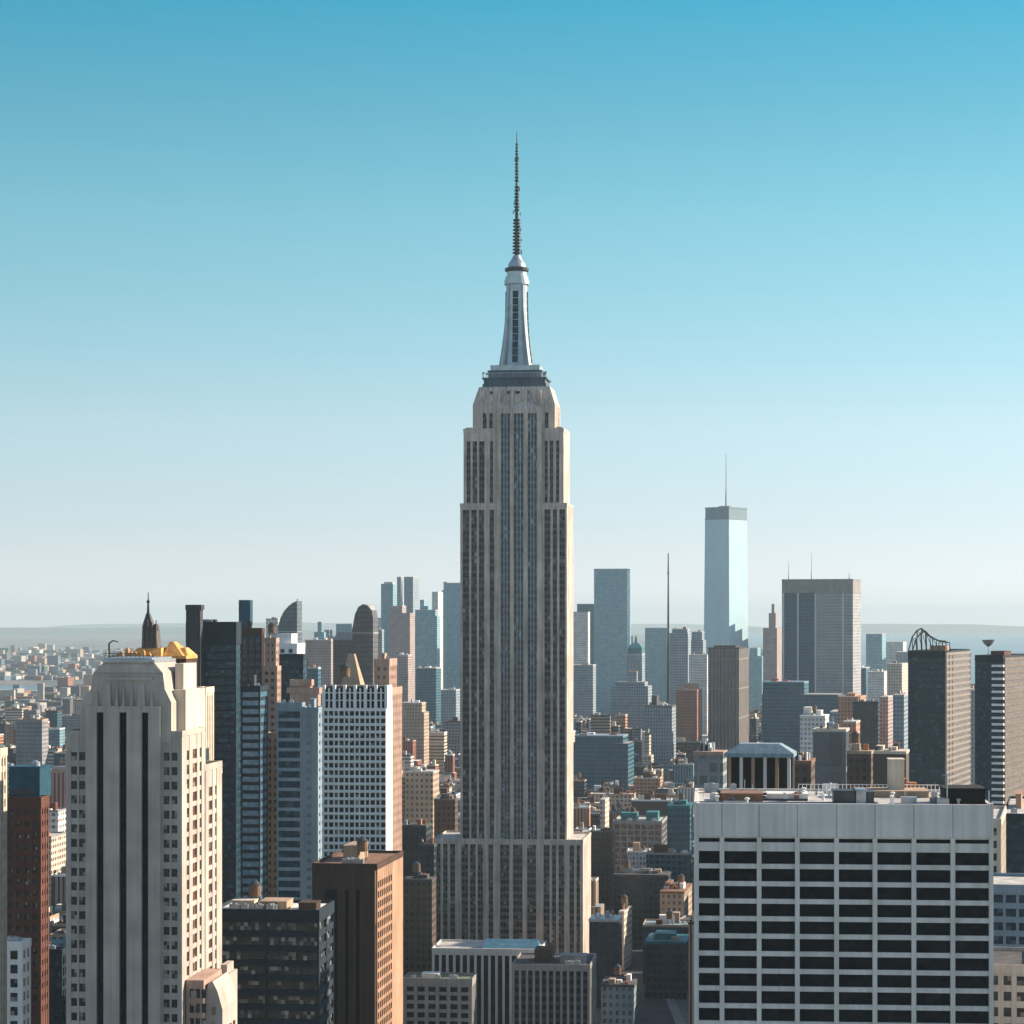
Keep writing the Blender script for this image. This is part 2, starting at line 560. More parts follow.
    def top(self, mb, x0, x1, y0, y1, z1, cap=1.2, roof=True, ph=1.0, rm=None, ov=0.12):
        X0, X1, Y0, Y1 = x0 - ov, x1 + ov, y0 - ov, y1 + ov
        mb.box(X0, X1, Y0, Y1, z1 - cap, z1)
        if ph > 0:
            t = 0.45
            mb.box(X0 + .01, X1 - .01, Y0 + .01, Y0 + t, z1 - .05, z1 + ph)
            mb.box(X0 + .01, X1 - .01, Y1 - t, Y1 - .01, z1 - .05, z1 + ph)
            mb.box(X0 + .01, X0 + t, Y0 + t, Y1 - t, z1 - .05, z1 + ph)
            mb.box(X1 - t, X1 - .01, Y0 + t, Y1 - t, z1 - .05, z1 + ph)
        if roof:
            m = MB(); m.box(X0 + .55, X1 - .55, Y0 + .55, Y1 - .55, z1 - .1, z1 + .12)
            m.build("roof", rm or M_roofl, self.root)

    def bulk(self, x0, x1, y0, y1, z, h, mat, name="bulkhead"):
        m = MB()
        m.box(x0, x1, y0, y1, z, z + h)
        m.box(x0 - .15, x1 + .15, y0 - .15, y1 + .15, z + h - .02, z + h + .3)
        return m.build(name, mat, self.root)

    def clutter(self, x0, x1, y0, y1, z, mats, n=2, tank=0, units=2, big=0.35, hh=(2.5, 5.5)):
        """lift houses, air handlers and a cedar water tank on a roof"""
        w, d = x1 - x0, y1 - y0
        for i in range(n):
            bw, bd = w * random.uniform(.16, big), d * random.uniform(.2, .45)
            bx = x0 + w * (i + random.uniform(.1, .5)) / n
            bx = min(bx, x1 - bw - w * .04)
            by = y0 + d * random.uniform(.2, .5)
            self.bulk(bx, bx + bw, by, by + bd, z + .1, random.uniform(*hh), random.choice(mats))
        for i in range(units):
            uw = min(random.uniform(2, 4), w * .2)
            ux, uy = x0 + w * random.uniform(.06, .8), y0 + d * random.uniform(.07, .17)
            m = MB(); m.box(ux, ux + uw, uy, uy + uw * .6, z + .35, z + 1.9)
            m.box(ux + .1, ux + .3, uy + .1, uy + uw * .5, z + .1, z + .36); m.box(ux + uw - .3, ux + uw - .1, uy + .1, uy + uw * .5, z + .1, z + .36)
            m.lathe(ux + uw * .5, uy + uw * .3, [(uw * .22, z + 1.89), (uw * .22, z + 2.2)], 10)
            m.build("air_handler", M_metal, self.root)
        for i in range(tank):
            self.tank(x0 + w * random.uniform(.25, .75), y0 + d * random.uniform(.3, .6), z + .1)

    def tank(self, x, y, z, r=1.9, h=3.6, leg=3.2):
        water_tank(x, y, z, self.root, r, h, leg)

    def mast(self, x, y, z0, z1, r=0.25, mat=None, name="mast"):
        m = MB()
        m.lathe(x, y, [(r * 1.6, z0), (r, z0 + (z1 - z0) * .3), (r * .7, z0 + (z1 - z0) * .31), (r * .35, z1)], 8)
        k = 4
        for i in range(k):
            zz = z0 + (z1 - z0) * (.15 + .18 * i)
            m.lathe(x, y, [(r * 1.9, zz), (r * 1.9, zz + .4)], 8)
        return m.build(name, mat or M_metal, self.root)

    def done(self, mb=None, mat=None, name="wall"):
        if mb is not None:
            mb.build(name, mat, self.root)
        for (nm, mat_name), m in self.over.items():
            o = m.build(nm, MATS[mat_name], self.root)
            o['kind'] = 'stuff'
        return self.root


def water_tank(x, y, z, parent, r=1.9, h=3.6, leg=3.2):
    m = MB(); m.lathe(x, y, [(r, z + leg), (r * .96, z + leg + h)], 14)
    t = m.build("water_tank", M_wood, parent)
    m = MB(); m.lathe(x, y, [(r * 1.12, z + leg + h - .05), (r * .5, z + leg + h + .9), (.1, z + leg + h + 1.5)], 14)
    m.build("tank_roof", M_dsteel, t)
    for sx in (-1, 1):
        for sy in (-1, 1):
            m = MB(); m.tube((x + sx * r * .7, y + sy * r * .7, z), (x + sx * r * .6, y + sy * r * .6, z + leg), .14, 5)
            m.build("leg", M_dsteel, t)


def tower(name, label, x0, x1, x2, yt, Y, th, st, mat, D=None, tiers=None, cl=None, group=None, cat='building', yb=1060, faces='fr', ph=1.0):
    """ordinary tower: one or more stacked tiers given as (fx0, fx1, fy0, fy1, photo row of the top)"""
    b = Bld(name, label, x0, x1, Y, th, x2, D, yt, cat, group, yb)
    mb = MB()
    z = 0.0
    for i, (a, c, d, e, y) in enumerate(tiers or [(0, 1, 0, 1, yt)]):
        zt = b.z(y)
        b.tier(mb, a * b.w, c * b.w, d * b.D, e * b.D, z - (0.3 if i else 0), zt, st, faces, ph=ph)
        z = zt
        last = (a * b.w, c * b.w, d * b.D, e * b.D)
    b.last, b.ztop = last, z
    if cl:
        b.clutter(last[0] + .8, last[1] - .8, last[2] + .8, last[3] - .8, z, **cl)
    b.done(mb, mat)
    return b

# ------------------------------------------------------------------ the ground, the water, the hills, the air
def ground_mat():
    m, n, p = new_mat("city_ground")
    co = nd(n, "ShaderNodeTexCoord").outputs["Object"]
    a = nd(n, "ShaderNodeTexNoise"); a.inputs["Scale"].default_value = 0.0012; a.inputs["Detail"].default_value = 8; a.inputs["Roughness"].default_value = 0.7
    n.links.new(co, a.inputs[0])
    v = nd(n, "ShaderNodeTexVoronoi"); v.inputs["Scale"].default_value = 0.012
    n.links.new(co, v.inputs["Vector"])
    c1 = ramp(n, a.outputs[0], [(0.36, (0.035, 0.06, 0.05)), (0.48, (0.10, 0.105, 0.10)), (0.6, (0.16, 0.14, 0.125)), (0.72, (0.24, 0.21, 0.18))])
    sv = nd(n, "ShaderNodeSeparateColor"); n.links.new(v.outputs["Color"], sv.inputs[0])
    c2 = ramp(n, sv.outputs[0], [(0.0, (0.55, 0.55, 0.55)), (0.7, (1, 1, 1)), (1.0, (1.9, 1.75, 1.6))])
    n.links.new(mixc(n, 1.0, c1, c2, 'MULTIPLY'), p.inputs["Base Color"])
    p.inputs["Roughness"].default_value = 0.9
    return m


g = MB(); g.add([(-40000, -400, 0), (40000, -400, 0), (40000, 59000, 0), (-40000, 59000, 0)], [(0, 1, 2, 3)])
structure(g.build("ground", ground_mat()))
asph = plain("asphalt", (0.05, 0.05, 0.052), 0.9, var=0.25, scale=0.05)
pave = plain("pavement_concrete", (0.22, 0.215, 0.2), 0.9, var=0.2, scale=0.1)
roads = MB()
for X in (-168, 66, 340):
    roads.box(X - 11, X + 11, 300, 4200, -0.5, 0.008)
structure(roads.build("road", asph))
pm = MB()
for X in (-168, 66, 340):
    pm.box(X - 15.5, X - 11, 300, 4200, -0.5, 0.14); pm.box(X + 11, X + 15.5, 300, 4200, -0.5, 0.14)
structure(pm.build("pavement", pave))

wm, wn_, wp = new_mat("harbor_water")
wco = nd(wn_, "ShaderNodeTexCoord").outputs["Object"]
wno = nd(wn_, "ShaderNodeTexNoise"); wno.inputs["Scale"].default_value = 0.01; wno.inputs["Detail"].default_value = 6
wn_.links.new(wco, wno.inputs[0])
wb = nd(wn_, "ShaderNodeBump"); wb.inputs["Strength"].default_value = 0.5; wb.inputs["Distance"].default_value = 6
wn_.links.new(wno.outputs[0], wb.inputs["Height"]); wn_.links.new(wb.outputs[0], wp.inputs["Normal"])
wp.inputs["Base Color"].default_value = (0.03, 0.07, 0.10, 1)
wp.inputs["Roughness"].default_value = 0.25
w = MB()
w.prism_z([(700, 7200), (3600, 6800), (9000, 9500), (12000, 30000), (2500, 34000), (900, 15000)], -1, 0.4)
structure(w.build("harbor_water", wm))
w = MB()
w.prism_z([(-3200, 7000), (-1100, 6300), (-150, 6900), (-150, 7400), (-1150, 6950), (-3200, 7900)], -1, 0.4)
w.prism_z([(-6000, 12500), (-2000, 11500), (-300, 12100), (-300, 13200), (-2100, 12400), (-6000, 14500)], -1, 0.4)
structure(w.build("river_water", wm))

hm = plain("wooded_hill", (0.05, 0.075, 0.05), 0.95, var=0.3, scale=0.002)
rng = random.Random(3)
for (x0, x1, yy, hgt) in ((-16000, -1500, 33000, 120), (-9000, 5000, 46000, 205), (3000, 17000, 40000, 165)):
    hb = MB()
    nx, ny = 60, 10
    vs, fs = [], []
    ph = [rng.uniform(0, 6.28) for _ in range(5)]
    for j in range(ny + 1):
        for i in range(nx + 1):
            t = i / nx
            e = math.sin(math.pi * min(1, max(0, t))) ** 0.4 * math.sin(math.pi * j / ny)
            r_ = 0.72 + 0.13 * math.sin(t * 9 + ph[0]) + 0.1 * math.sin(t * 21 + ph[1]) + 0.05 * math.sin(t * 47 + ph[2])
            vs.append((x0 + (x1 - x0) * t, yy + 5000 * (j / ny - .5), -0.5 + hgt * e * r_))
    for j in range(ny):
        for i in range(nx):
            k = j * (nx + 1) + i
            fs.append((k, k + 1, k + nx + 2, k + nx + 1))
    hb.add(vs, fs)
    structure(hb.build("hills", hm))

hz = MB(); hz.box(-42000, 42000, -600, 60000, -1.5, 470)
hzm = bpy.data.materials.new("haze_air"); hzm.use_nodes = True
hn = hzm.node_tree; hn.nodes.clear()
ho = hn.nodes.new("ShaderNodeOutputMaterial"); hv = hn.nodes.new("ShaderNodeVolumePrincipled")
hv.inputs["Color"].default_value = (0.635, 0.785, 0.86, 1)
HAZE = 0.000033
hv.inputs["Density"].default_value = HAZE
hv.inputs["Anisotropy"].default_value = 0.1
hn.links.new(hv.outputs[0], ho.inputs["Volume"])
structure(hz.build("haze", hzm), 'stuff')

# ------------------------------------------------------------------ the great stepped skyscraper in the middle
def great_tower():
    Y = 1290.0
    b = Bld("skyscraper", "tall limestone skyscraper with dark window stripes, stepped shoulders and a needle mast, highest in view", 433, 583, Y, 7, D=46, yt=840, cat='skyscraper')
    X = b.px
    D = b.D
    Zs = lambda y: b.z(y)
    mb = MB()
    bands = [(461.5, 468), (470, 475.6), (477.7, 483), (488.5, 493), (543.5, 549.5), (552, 556), (558.5, 564)]
    mids = [(500, 509), (513, 522.5), (527, 536)]
    extra_l = [(436.5, 440.5), (443, 447.5), (450, 455)]
    extra_r = [(569.5, 574), (576.5, 580)]
    def cols(bs, off):
        return [(X(p) - off, X(q) - off) for p, q in bs]
    def side(L, n, edge=6.0, pier=9.0):
        st = (L - 2 * edge + pier) / n
        return [(edge + i * st, edge + (i + 1) * st - pier) for i in range(n)]
    def tier(x0, x1, y0, y1, z0, z1, fcols, ns, cap, top_strip=3.0, fh=3.72):
        mb.box(x0 + .8, x1 - .8, y0 + .8, y1, z0, z1 - .02)
        wing = [c for c in fcols if not (X(498) - x0 < (c[0] + c[1]) / 2 < X(538) - x0)]
        mid = [c for c in fcols if c not in wing]
        b.fill(mb, 'f', x0, x1, y0, y1, z0, z1, fcols, (z0, z1 - cap - top_strip), .8, G_dark, 'strip', M_spandb, fh, mull=M_spandb)
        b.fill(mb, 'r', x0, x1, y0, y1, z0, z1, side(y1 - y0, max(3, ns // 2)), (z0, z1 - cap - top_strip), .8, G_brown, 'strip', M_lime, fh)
        b.fill(mb, 'l', x0, x1, y0, y1, z0, z1, side(y1 - y0, ns), (z0, z1 - cap - top_strip), .8, G_dark, 'strip', M_spandb, fh, mull=M_spandb)
        b.top(mb, x0, x1, y0, y1, z1, cap, True, 1.0, M_roofl, .15)
    # lower block
    x0, x1 = 0.0, b.w
    zb = Zs(840)
    b.zmin = Zs(1010)
    tier(x0, x1, 0, D, 0, zb, cols(extra_l + bands[:4] + mids + bands[4:] + extra_r, x0), 9, .8, 1.2)
    # shaft
    xa, xb = X(459), X(566)
    y0, y1 = 4.5, 4.5 + 35
    z1 = Zs(505)
    tier(xa, xb, y0, y1, zb - .3, z1, cols(bands, xa), 7, .9, 1.5)
    # shoulders
    xc, xd = X(462), X(562.5)
    y2, y3 = y0 + 1.2, y1 - 2
    z2 = Zs(430)
    tier(xc, xd, y2, y3, z1 - .3, z2, cols([(465, 469), (471, 475.6), (477.7, 483), (488.5, 491.5), (543.5, 546.5), (548.5, 552), (555, 558)], xc), 6, 1.2, 4.5)
    xm0, xm1, ym, zm = X(496.5), X(541), y0 - .9, Zs(409)
    mb.box(xm0 + .02, xm1 - .02, ym + .82, y2 + 3, zb - .3, zm - .02)
    b.fill(mb, 'f', xm0, xm1, ym, ym + 8, zb - .3, zm, cols(mids, xm0), (zb, Zs(413.5)), .8, G_slate, 'strip', M_spand, 3.72, mull=M_steel)
    mb.frustum((xm0, xm1, ym, y2 + 3), (xm0 + 1.5, xm1 - 1.5, ym + 3.2, y2 + 3), zm, Zs(402))
    for p, q in ((xc + 1, X(470)), (X(555), xd - 1)):
        m = MB(); m.box(p, q, y2 + 1, y3 - 1, z2 + .12, z2 + 1.6); m.build("parapet_block", M_lime, b.root)
    # top block, chamfered towards the crown
    xe, xf = X(471), X(553.5)
    y4, y5 = y2 + 1.0, y3 - 3
    z3, z3c = Zs(386), Zs(404)
    mb.box(xe + .8, xf - .8, y4 + .8, y5, z2 - .3, z3c - .02)
    b.fill(mb, 'f', xe, xf, y4, y5, z2 - .3, z3c, cols([(481, 485), (487.5, 491), (543.5, 547)], xe), (z2, z3c - 4.5), .8, G_dark, 'strip', M_spandb, 3.72, mull=M_spandb)
    b.fill(mb, 'r', xe, xf, y4, y5, z2 - .3, z3c, side(y5 - y4, 5), (z2, z3c - 4.5), .8, G_dark, 'strip', M_spandb, 3.72, mull=M_spandb)
    mb.frustum((xe, xf, y4, y5), (xe + 3, xf - 3, y4 + 2.5, y5 - 2), z3c - .01, z3)
    # stone fins that rise between the three middle bays
    fn = MB()
    for p in (498, 511, 524.7, 539):
        xm = X(p)
        fn = MB(); fn.frustum((xm - 1.0, xm + 1.0, ym - .35, ym + 1), (xm - .5, xm + .5, ym + 2.6, y4 + 3), zm - 6, z3 - 2.0)
        fn.build("pier_fin", M_lime, b.root)
    for p, q in ((488, 490.5), (505, 508), (514, 518), (523, 527)):
        pane_object("window", X(q) - X(p), 3.2, G_dark, b.root, ((X(p) + X(q)) / 2, y4 + 1.55, z3 - 4.0), 0)
    # observation deck and metal crown
    cx = X(515.7) - 1.9; cy = (y4 + y5) / 2
    hw = (X(547) - X(483)) / 2
    m = MB()
    m.box(cx - hw, cx + hw, cy - 11.5, cy + 11.5, z3 - .01, z3 + 1.6)
    m.box(cx - hw + .6, cx + hw - .6, cy - 10.9, cy + 10.9, z3 + 1.59, z3 + 4.2)
    m.box(cx - hw - .2, cx + hw + .2, cy - 11.7, cy + 11.7, z3 + 4.19, z3 + 5.0)
    m.build("observation_deck", M_slate, b.root)
    m = MB()
    for i in range(46):
        t = i / 45
        m.box(cx - hw + 2 * hw * t - .06, cx - hw + 2 * hw * t + .06, cy - 11.4, cy - 11.25, z3 + 5.0, z3 + 7.4)
    m.box(cx - hw, cx + hw, cy - 11.45, cy - 11.2, z3 + 7.4, z3 + 7.6)
    m.build("railing", M_steel, b.root)
    z4 = z3 + 5.0
    m = MB()
    h2 = hw - 2.8
    m.box(cx - h2, cx + h2, cy - 9, cy + 9, z4 - .01, z4 + 3.2)
    m.box(cx - h2 - .4, cx + h2 + .4, cy - 9.4, cy + 9.4, z4 + 3.19, z4 + 4.0)
    m.build("crown_storey", M_slate, b.root)
    b.bulk(cx - h2 + 1, cx + h2 - 1, cy - 8, cy + 8, z4 + 4.0, 2.6, M_steel, "crown_storey")
    for sx in (-1, 1):                      # small dishes and aerials round the deck
        for k in range(4):
            a = MB(); xx = cx + sx * (hw - .3 - k * 1.2); yy = cy - 10.5 + k * 6
            a.tube((xx, yy, z4), (xx + sx * .3, yy, z4 + 3 + k * .6), .14)
            a.lathe(xx, yy, [(.1, z4 + 2.0), (.6, z4 + 2.2), (.6, z4 + 2.8), (.1, z4 + 3.0)], 8)
            a.build("aerial", M_dsteel, b.root)
    # mooring mast: flared ribbed metal shaft
    zm0, zm1, zc = z4 + 6.6, Zs(281), Zs(268)
    r0, r1 = (X(533) - X(501)) / 2, (X(530) - X(506.5)) / 2
    prof = []
    for i in range(13):
        t = i / 12
        r = r1 * .92 + (r0 - r1 * .92) * (1 - t) ** 2.6
        prof.append((r, zm0 + (zm1 - zm0) * t))
    m = MB(); m.lathe(cx, cy, prof, 24)
    m.build("mooring_mast", M_steel, b.root)
    for a in range(4):                       # winged buttresses on the diagonals
        an = R(45 + 90 * a)
        m = MB()
        for i in range(12):
            t0, t1 = i / 12, (i + 1) / 12
            ra, rb = [(r1 * .92 + (r0 - r1 * .92) * (1 - t) ** 2.2 + 2.6 * (1 - t) ** 1.5 + .5) for t in (t0, t1)]
            za, zb2 = zm0 + (zm1 - zm0) * t0, zm0 + (zm1 - zm0) * t1
            d = Vector((math.cos(an), math.sin(an))); s_ = Vector((-d.y, d.x))
            q = []
            for rr, zz in ((ra, za), (rb, zb2)):
                for k in (-.8, .8):
                    for r_ in (rr - 2.6, rr):
                        v = d * r_ + s_ * k
                        q.append((cx + v.x, cy + v.y, zz))
            m.add(q, [(0, 1, 3, 2), (4, 6, 7, 5), (0, 4, 5, 1), (2, 3, 7, 6), (1, 5, 7, 3), (0, 2, 6, 4)])
        m.build("buttress", M_steel, b.root)
    for a in range(4):                       # tall glazed slots between the wings
        an = R(-90 + 90 * a)
        for i in range(10):
            t0, t1 = .04 + .088 * i, .04 + .088 * i + .08
            rr = [r1 * .92 + (r0 - r1 * .92) * (1 - t) ** 2.6 for t in (t0, t1)]
            d = Vector((math.cos(an), math.sin(an))); s_ = Vector((-d.y, d.x))
            q = []
            for r_, t in zip(rr, (t0, t1)):
                zz = zm0 + (zm1 - zm0) * t
                for k in (-1.5, 1.5):
                    for e in (-.3, .22):
                        v = d * (r_ + e) + s_ * k
                        q.append((cx + v.x, cy + v.y, zz))
            mm = MB(); mm.add(q, [(0, 1, 3, 2), (4, 6, 7, 5), (0, 4, 5, 1), (2, 3, 7, 6), (1, 5, 7, 3), (0, 2, 6, 4)])
            mm.build("window", G_navy, b.root)
    m = MB()
    m.lathe(cx, cy, [(r1 * .95, zm1 - .3), (r1 * 1.08, zm1), (r1 * 1.08, zm1 + 2.4), (r1, zm1 + 2.5), (r1, zm1 + 4.2), (r1 * .86, zm1 + 4.3), (r1 * .86, zc)], 24)
    m.build("collar", M_steel, b.root)
    m = MB()
    m.lathe(cx, cy, [(r1 * .84, zc - .05), (r1 * .86, zc + .4)], 24)
    m.lathe(cx, cy, [(r1 * 1.02, zc + .4), (r1 * 1.05, zc + 1.8), (r1 * .75, zc + 2.6)], 24)
    m.build("dome_ring", M_dsteel, b.root)
    zt = Zs(251)
    m = MB()
    m.lathe(cx, cy, [(r1 * .78, zc + 2.55), (r1 * .72, zc + 4.4), (r1 * .5, zc + 6.4), (r1 * .28, zt)], 20)
    m.build("dome", M_steel, b.root)
    # broadcast antenna: a lattice mast with drums of aerials
    za, zz = zt - .2, Zs(126.5)
    m = MB()
    m.lathe(cx, cy, [(1.2, za), (.9, za + 22), (.6, za + 36), (.4, za + 50), (.2, zz)], 8)
    k = 0
    z = za + 1
    while z < zz - 6:
        t = (z - za) / (zz - za)
        r = (2.0 if t < .36 else 1.45) * (1 - t) ** .6 + .4
        if not (.30 < t < .34 or .55 < t < .58):
            m.lathe(cx, cy, [(r * .8, z), (r, z + .2), (r, z + .8), (r * .8, z + 1.0)], 8)
        k += 1
        z += 1.75
    AN = m.build("antenna", M_dsteel, b.root)
    rn = random.Random(2)
    for i in range(24):
        m = MB()
        z = za + 1 + rn.random() ** 1.4 * (zz - za - 12)
        a = rn.uniform(0, 6.28); t = (z - za) / (zz - za)
        r = 2.2 * (1 - t) + .5
        m.tube((cx, cy, z), (cx + math.cos(a) * r, cy + math.sin(a) * r, z + .3), .13, 4)
        m.tube((cx + math.cos(a) * r, cy + math.sin(a) * r, z - .7), (cx + math.cos(a) * r, cy + math.sin(a) * r, z + 1.1), .2, 4)
        m.build("aerial", M_dsteel, AN)
    b.done(mb, M_lime)


great_tower()

# ------------------------------------------------------------------ stone tower at the near left
def left_tower():
    Y = 620.0
    b = Bld("art_deco_tower", "pale grey stone tower with three long black window slots, near left", 66, 182, Y, 6, x2=222, yt=735, cat='tower')
    X, Z = b.px, b.z
    mb = MB()
    zB, zC = Z(734), Z(774)
    dA, dB, dC = 21.5, 25.0, b.D
    b.zmin = Z(1060)
    rows = []
    zt = Z(752)
    while zt > Z(1064):
        rows.append((zt - 2.05, zt)); zt -= 3.66
    xs = [(X(71), X(77)), (X(79), X(85.4)), (X(163.5), X(169.6)), (X(171.4), X(177.4))]
    mb.box(.6, b.w - .6, .6, dB, 0, zB - .02)
    b.fill(mb, 'f', 0, b.w, 0, dB, 0, zB, xs, rows, .6, G_dark, 'grid')
    rws = [(a - .2, c + .2) for a, c in rows]
    b.fill(mb, 'r', 0, b.w, 0, dB, 0, zB, [(5.0, 8.0), (11.5, 16.5), (19.2, 21.6)], rws, .6, G_brown, 'grid')
    b.top(mb, 0, b.w, 0, dB, zB, .5, True, .9, M_roofl, .1)
    # rear wing, one step lower
    mb.box(.4, b.w - .6, dB + .02, dC, 0, zC - .02)
    b.fill(mb, 'r', .4, b.w, dB + .02, dC, 0, zC, [(4.5, 9.0), (12, 14)], [r for r in rws if r[1] < zC - 2], .6, G_brown, 'grid')
    b.top(mb, .4, b.w, dB + .02, dC, zC, .6, True, 1.0, M_roofl, .1)
    # centre panel with three recessed slots
    pt = Z(712)
    xl, xr = X(87), X(161.5)
    slots = [(X(98), X(105)), (X(120.7), X(128)), (X(143), X(149.6))]
    e = xl
    for p, q in slots + [(xr, xr)]:
        mb.box(e, p, -1.5, .3, 0, pt + 1.6); e = q
    for p, q in slots:
        mb.box(p, q, -1.35, .3, pt, pt + 1.6)
        s_ = MB(); s_.box(p, q, -.5, -.3, Z(1070), pt, 0)
        zz = pt - 2.0
        while zz > Z(1068):
            s_.box(p + .02, q - .02, -.6, -.45, zz, zz + .9, 1); zz -= 3.66
        s_.build("window_strip", [G_black, M_black], b.root)
    # upper mass with chamfered outline
    def P(l): return [(X(x), Z(y)) for x, y in l]
    out_ = P([(80.5, 742), (171.5, 742), (171.5, 702), (165, 689), (163, 672), (154, 662), (104, 662), (93.5, 673), (91, 689), (80.5, 702)])
    mb.prism_y(out_, -.25, dA)
    # shallow stone relief of the crown
    rel = MB()
    for x0, x1, y0_, y1_ in ((104, 112, 706, 683), (116, 119.5, 708, 680), (123, 126, 708, 686), (131, 134, 708, 680), (138, 146, 706, 683), (96, 99, 708, 690), (151, 154, 708, 690)):
        rel.frustum((X(x0), X(x1), -1.3, 0), (X(x0) + .3, X(x1) - .3, -.6, 0), pt + 1.5, Z(y1_))
    rel.box(X(105), X(153), -.75, 0, Z(680), Z(677))
    rel.box(X(97), X(160), -.6, 0, Z(675), Z(673.5))
    rel.frustum((X(94), X(163.5), -.7, 0), (X(103), X(154), -.5, 0), Z(672.5), Z(664))
    rel.build("carved_relief", M_lime2, b.root)
    m = MB()
    m.box(X(103), X(155), -1.0, dA + .4, Z(662.2), Z(659.4)); m.box(X(104), X(152), -.2, dA - 1, Z(659.4), Z(657.5))
    m.build("cornice", M_metal, b.root)
    # set-back box of the crown, seen on its sunlit side
    m = MB()
    m.box(X(168), X(171.5) + 2.2, 6, dA - 1.0, Z(735), Z(690)); m.box(X(166), X(171.5) + .8, 9.5, dA + 2, Z(690.1), Z(664))
    m.box(X(150), X(171.5) - .5, dA + .3, dC - 6, zC, Z(692))
    m.build("side_bay", M_cream, b.root)
    m = MB()
    m.tube((X(107), 2, Z(658)), (X(107), 2, Z(643)), .25); m.tube((X(107), 2, Z(643.5)), (X(111), 2, Z(640.5)), .2); m.tube((X(111), 2, Z(640.5)), (X(116), 2, Z(642)), .15)
    m.tube((X(104), 1, Z(656)), (X(153), 1, Z(656)), .1); m.tube((X(104), 1, Z(653.5)), (X(140), 1, Z(653.5)), .08)
    for i in range(12):
        m.tube((X(104 + 4.3 * i), 1, Z(659)), (X(104 + 4.3 * i), 1, Z(653.5)), .08)
    m.build("railing", M_dsteel, b.root)
    # low wing with a sloping gothic shoulder
    zw = Z(980)
    m = MB()
    m.box(X(183), X(201), 3, 24, 0, zw)
    m.build("low_wing", M_pink, b.root)
    m = MB()
    m.prism_y([(X(201), 0), (X(219), 0), (X(218), Z(1010)), (X(213), Z(992)), (X(208), Z(982)), (X(204), Z(984)), (X(201), Z(996))], 5, 22)
    m.box(X(199), X(209), 22.1, 33, 0, Z(985)); m.box(X(199.5), X(206), 24, 32, Z(985), Z(976))
    m.build("gable", M_lime2, b.root)
    fc = b.face('r', X(201), X(218.6), 5, 22)
    for j in range(4):
        for i in range(3):
            b.win(fc, 3 + i * 4.6, 5 + i * 4.6, zw - 15 - j * 4.0, zw - 12.4 - j * 4.0, .02, G_brown, "window")
    fc = b.face('f', X(183), X(201), 3, 24)
    for j in range(5):
        for i in range(3):
            b.win(fc, 1.0 + i * 1.55, 2.1 + i * 1.55, zw - 4.5 - j * 3.7, zw - 2.2 - j * 3.7, .06, G_dark, "window")
    fc = b.face('f', X(201), X(219), 5, 26)
    for j in range(4):
        b.win(fc, 1.6, 2.6, zw - 9 - j * 3.7, zw - 7 - j * 3.7, .06, G_brown, "window")
    b.done(mb, M_lime2)
    FOOT[-1] = (FOOT[-1][0], FOOT[-1][1] + 12, FOOT[-1][2], FOOT[-1][3])


left_tower()

M_turret = masonry('sooty_stone', (0.12, 0.11, 0.105), .3)
# black tower with the gilded crown right behind it
def gold_tower():
    Y = 700.0
    b = Bld("gold_crowned_tower", "black brick tower with gilded crown and dark finial peeping over the pale stone tower", 118, 160, Y, 6, D=20, yt=660, cat='tower')
    X, Z = b.px, b.z
    b.bulk(0, b.w, 0, b.D, 0, Z(662), M_black, "wall")
    b.bulk(X(158), X(181), 6, 20, 0, Z(660), M_brown, "rear_wing")
    m = MB(); m.box(X(157.8), X(181.2), 5.9, 20, Z(660) + .3, Z(656)); m.frustum((X(157.8), X(178), 5.9, 20), (X(160), X(164), 11, 15), Z(656), Z(642)); m.frustum((X(168), X(181), 8, 20), (X(172), X(176), 11, 15), Z(656), Z(648)); m.build("gilded_roof", M_gold, b.root)
    rn = random.Random(4)
    for i in range(13):
        x = X(112 + 4.4 * i + rn.uniform(-1.2, 1.2)); h = (.8 + 1.9 * math.sin(math.pi * (i + 1) / 10)) * rn.uniform(.5, 1.3)
        m = MB()
        m.frustum((x - .55, x + .55, .5, 1.6), (x - .5, x + .5, .55, 1.55), Z(661), Z(661) + h)
        m.frustum((x - .7, x + .7, .35, 1.75), (x - .1, x + .1, .95, 1.15), Z(661) + h, Z(661) + h + .9)
        m.build("gilded_pinnacle", M_gold, b.root)
    m = MB()
    m.frustum((X(122), X(159), 2, 18), (X(132), X(156), 6, 14), Z(662), Z(648))
    m.build("gilded_roof", M_gold, b.root)
    m = MB()
    xa, xb = X(136), X(153)
    m.frustum((xa, xb, 6, 10.5), (xa + .2, xb - .7, 6.3, 10.2), Z(655), Z(626))
    m.frustum((xa + .2, X(146.5), 6.3, 10.2), (X(139.5), X(142.5), 7.6, 8.9), Z(626), Z(613))
    m.frustum((X(146.6), X(152), 6.8, 9.5), (X(147.5), X(150.5), 7.5, 8.8), Z(630), Z(624))
    for i in range(4):
        x = xa + (xb - xa) * (i + .5) / 4
        m.frustum((x - .25, x + .25, 5.7, 6.2), (x - .1, x + .1, 5.9, 6.2), Z(652), Z(622 - 2 * (i % 2)))
    m.build("turret", M_turret, b.root)
    m = MB(); m.lathe(X(141), 8.2, [(.45, Z(614)), (.3, Z(603)), (.5, Z(602)), (.5, Z(600.5)), (.2, Z(600)), (.12, Z(592))], 8)
    m.build("finial", M_dsteel, b.root)
    b.done()


gold_tower()

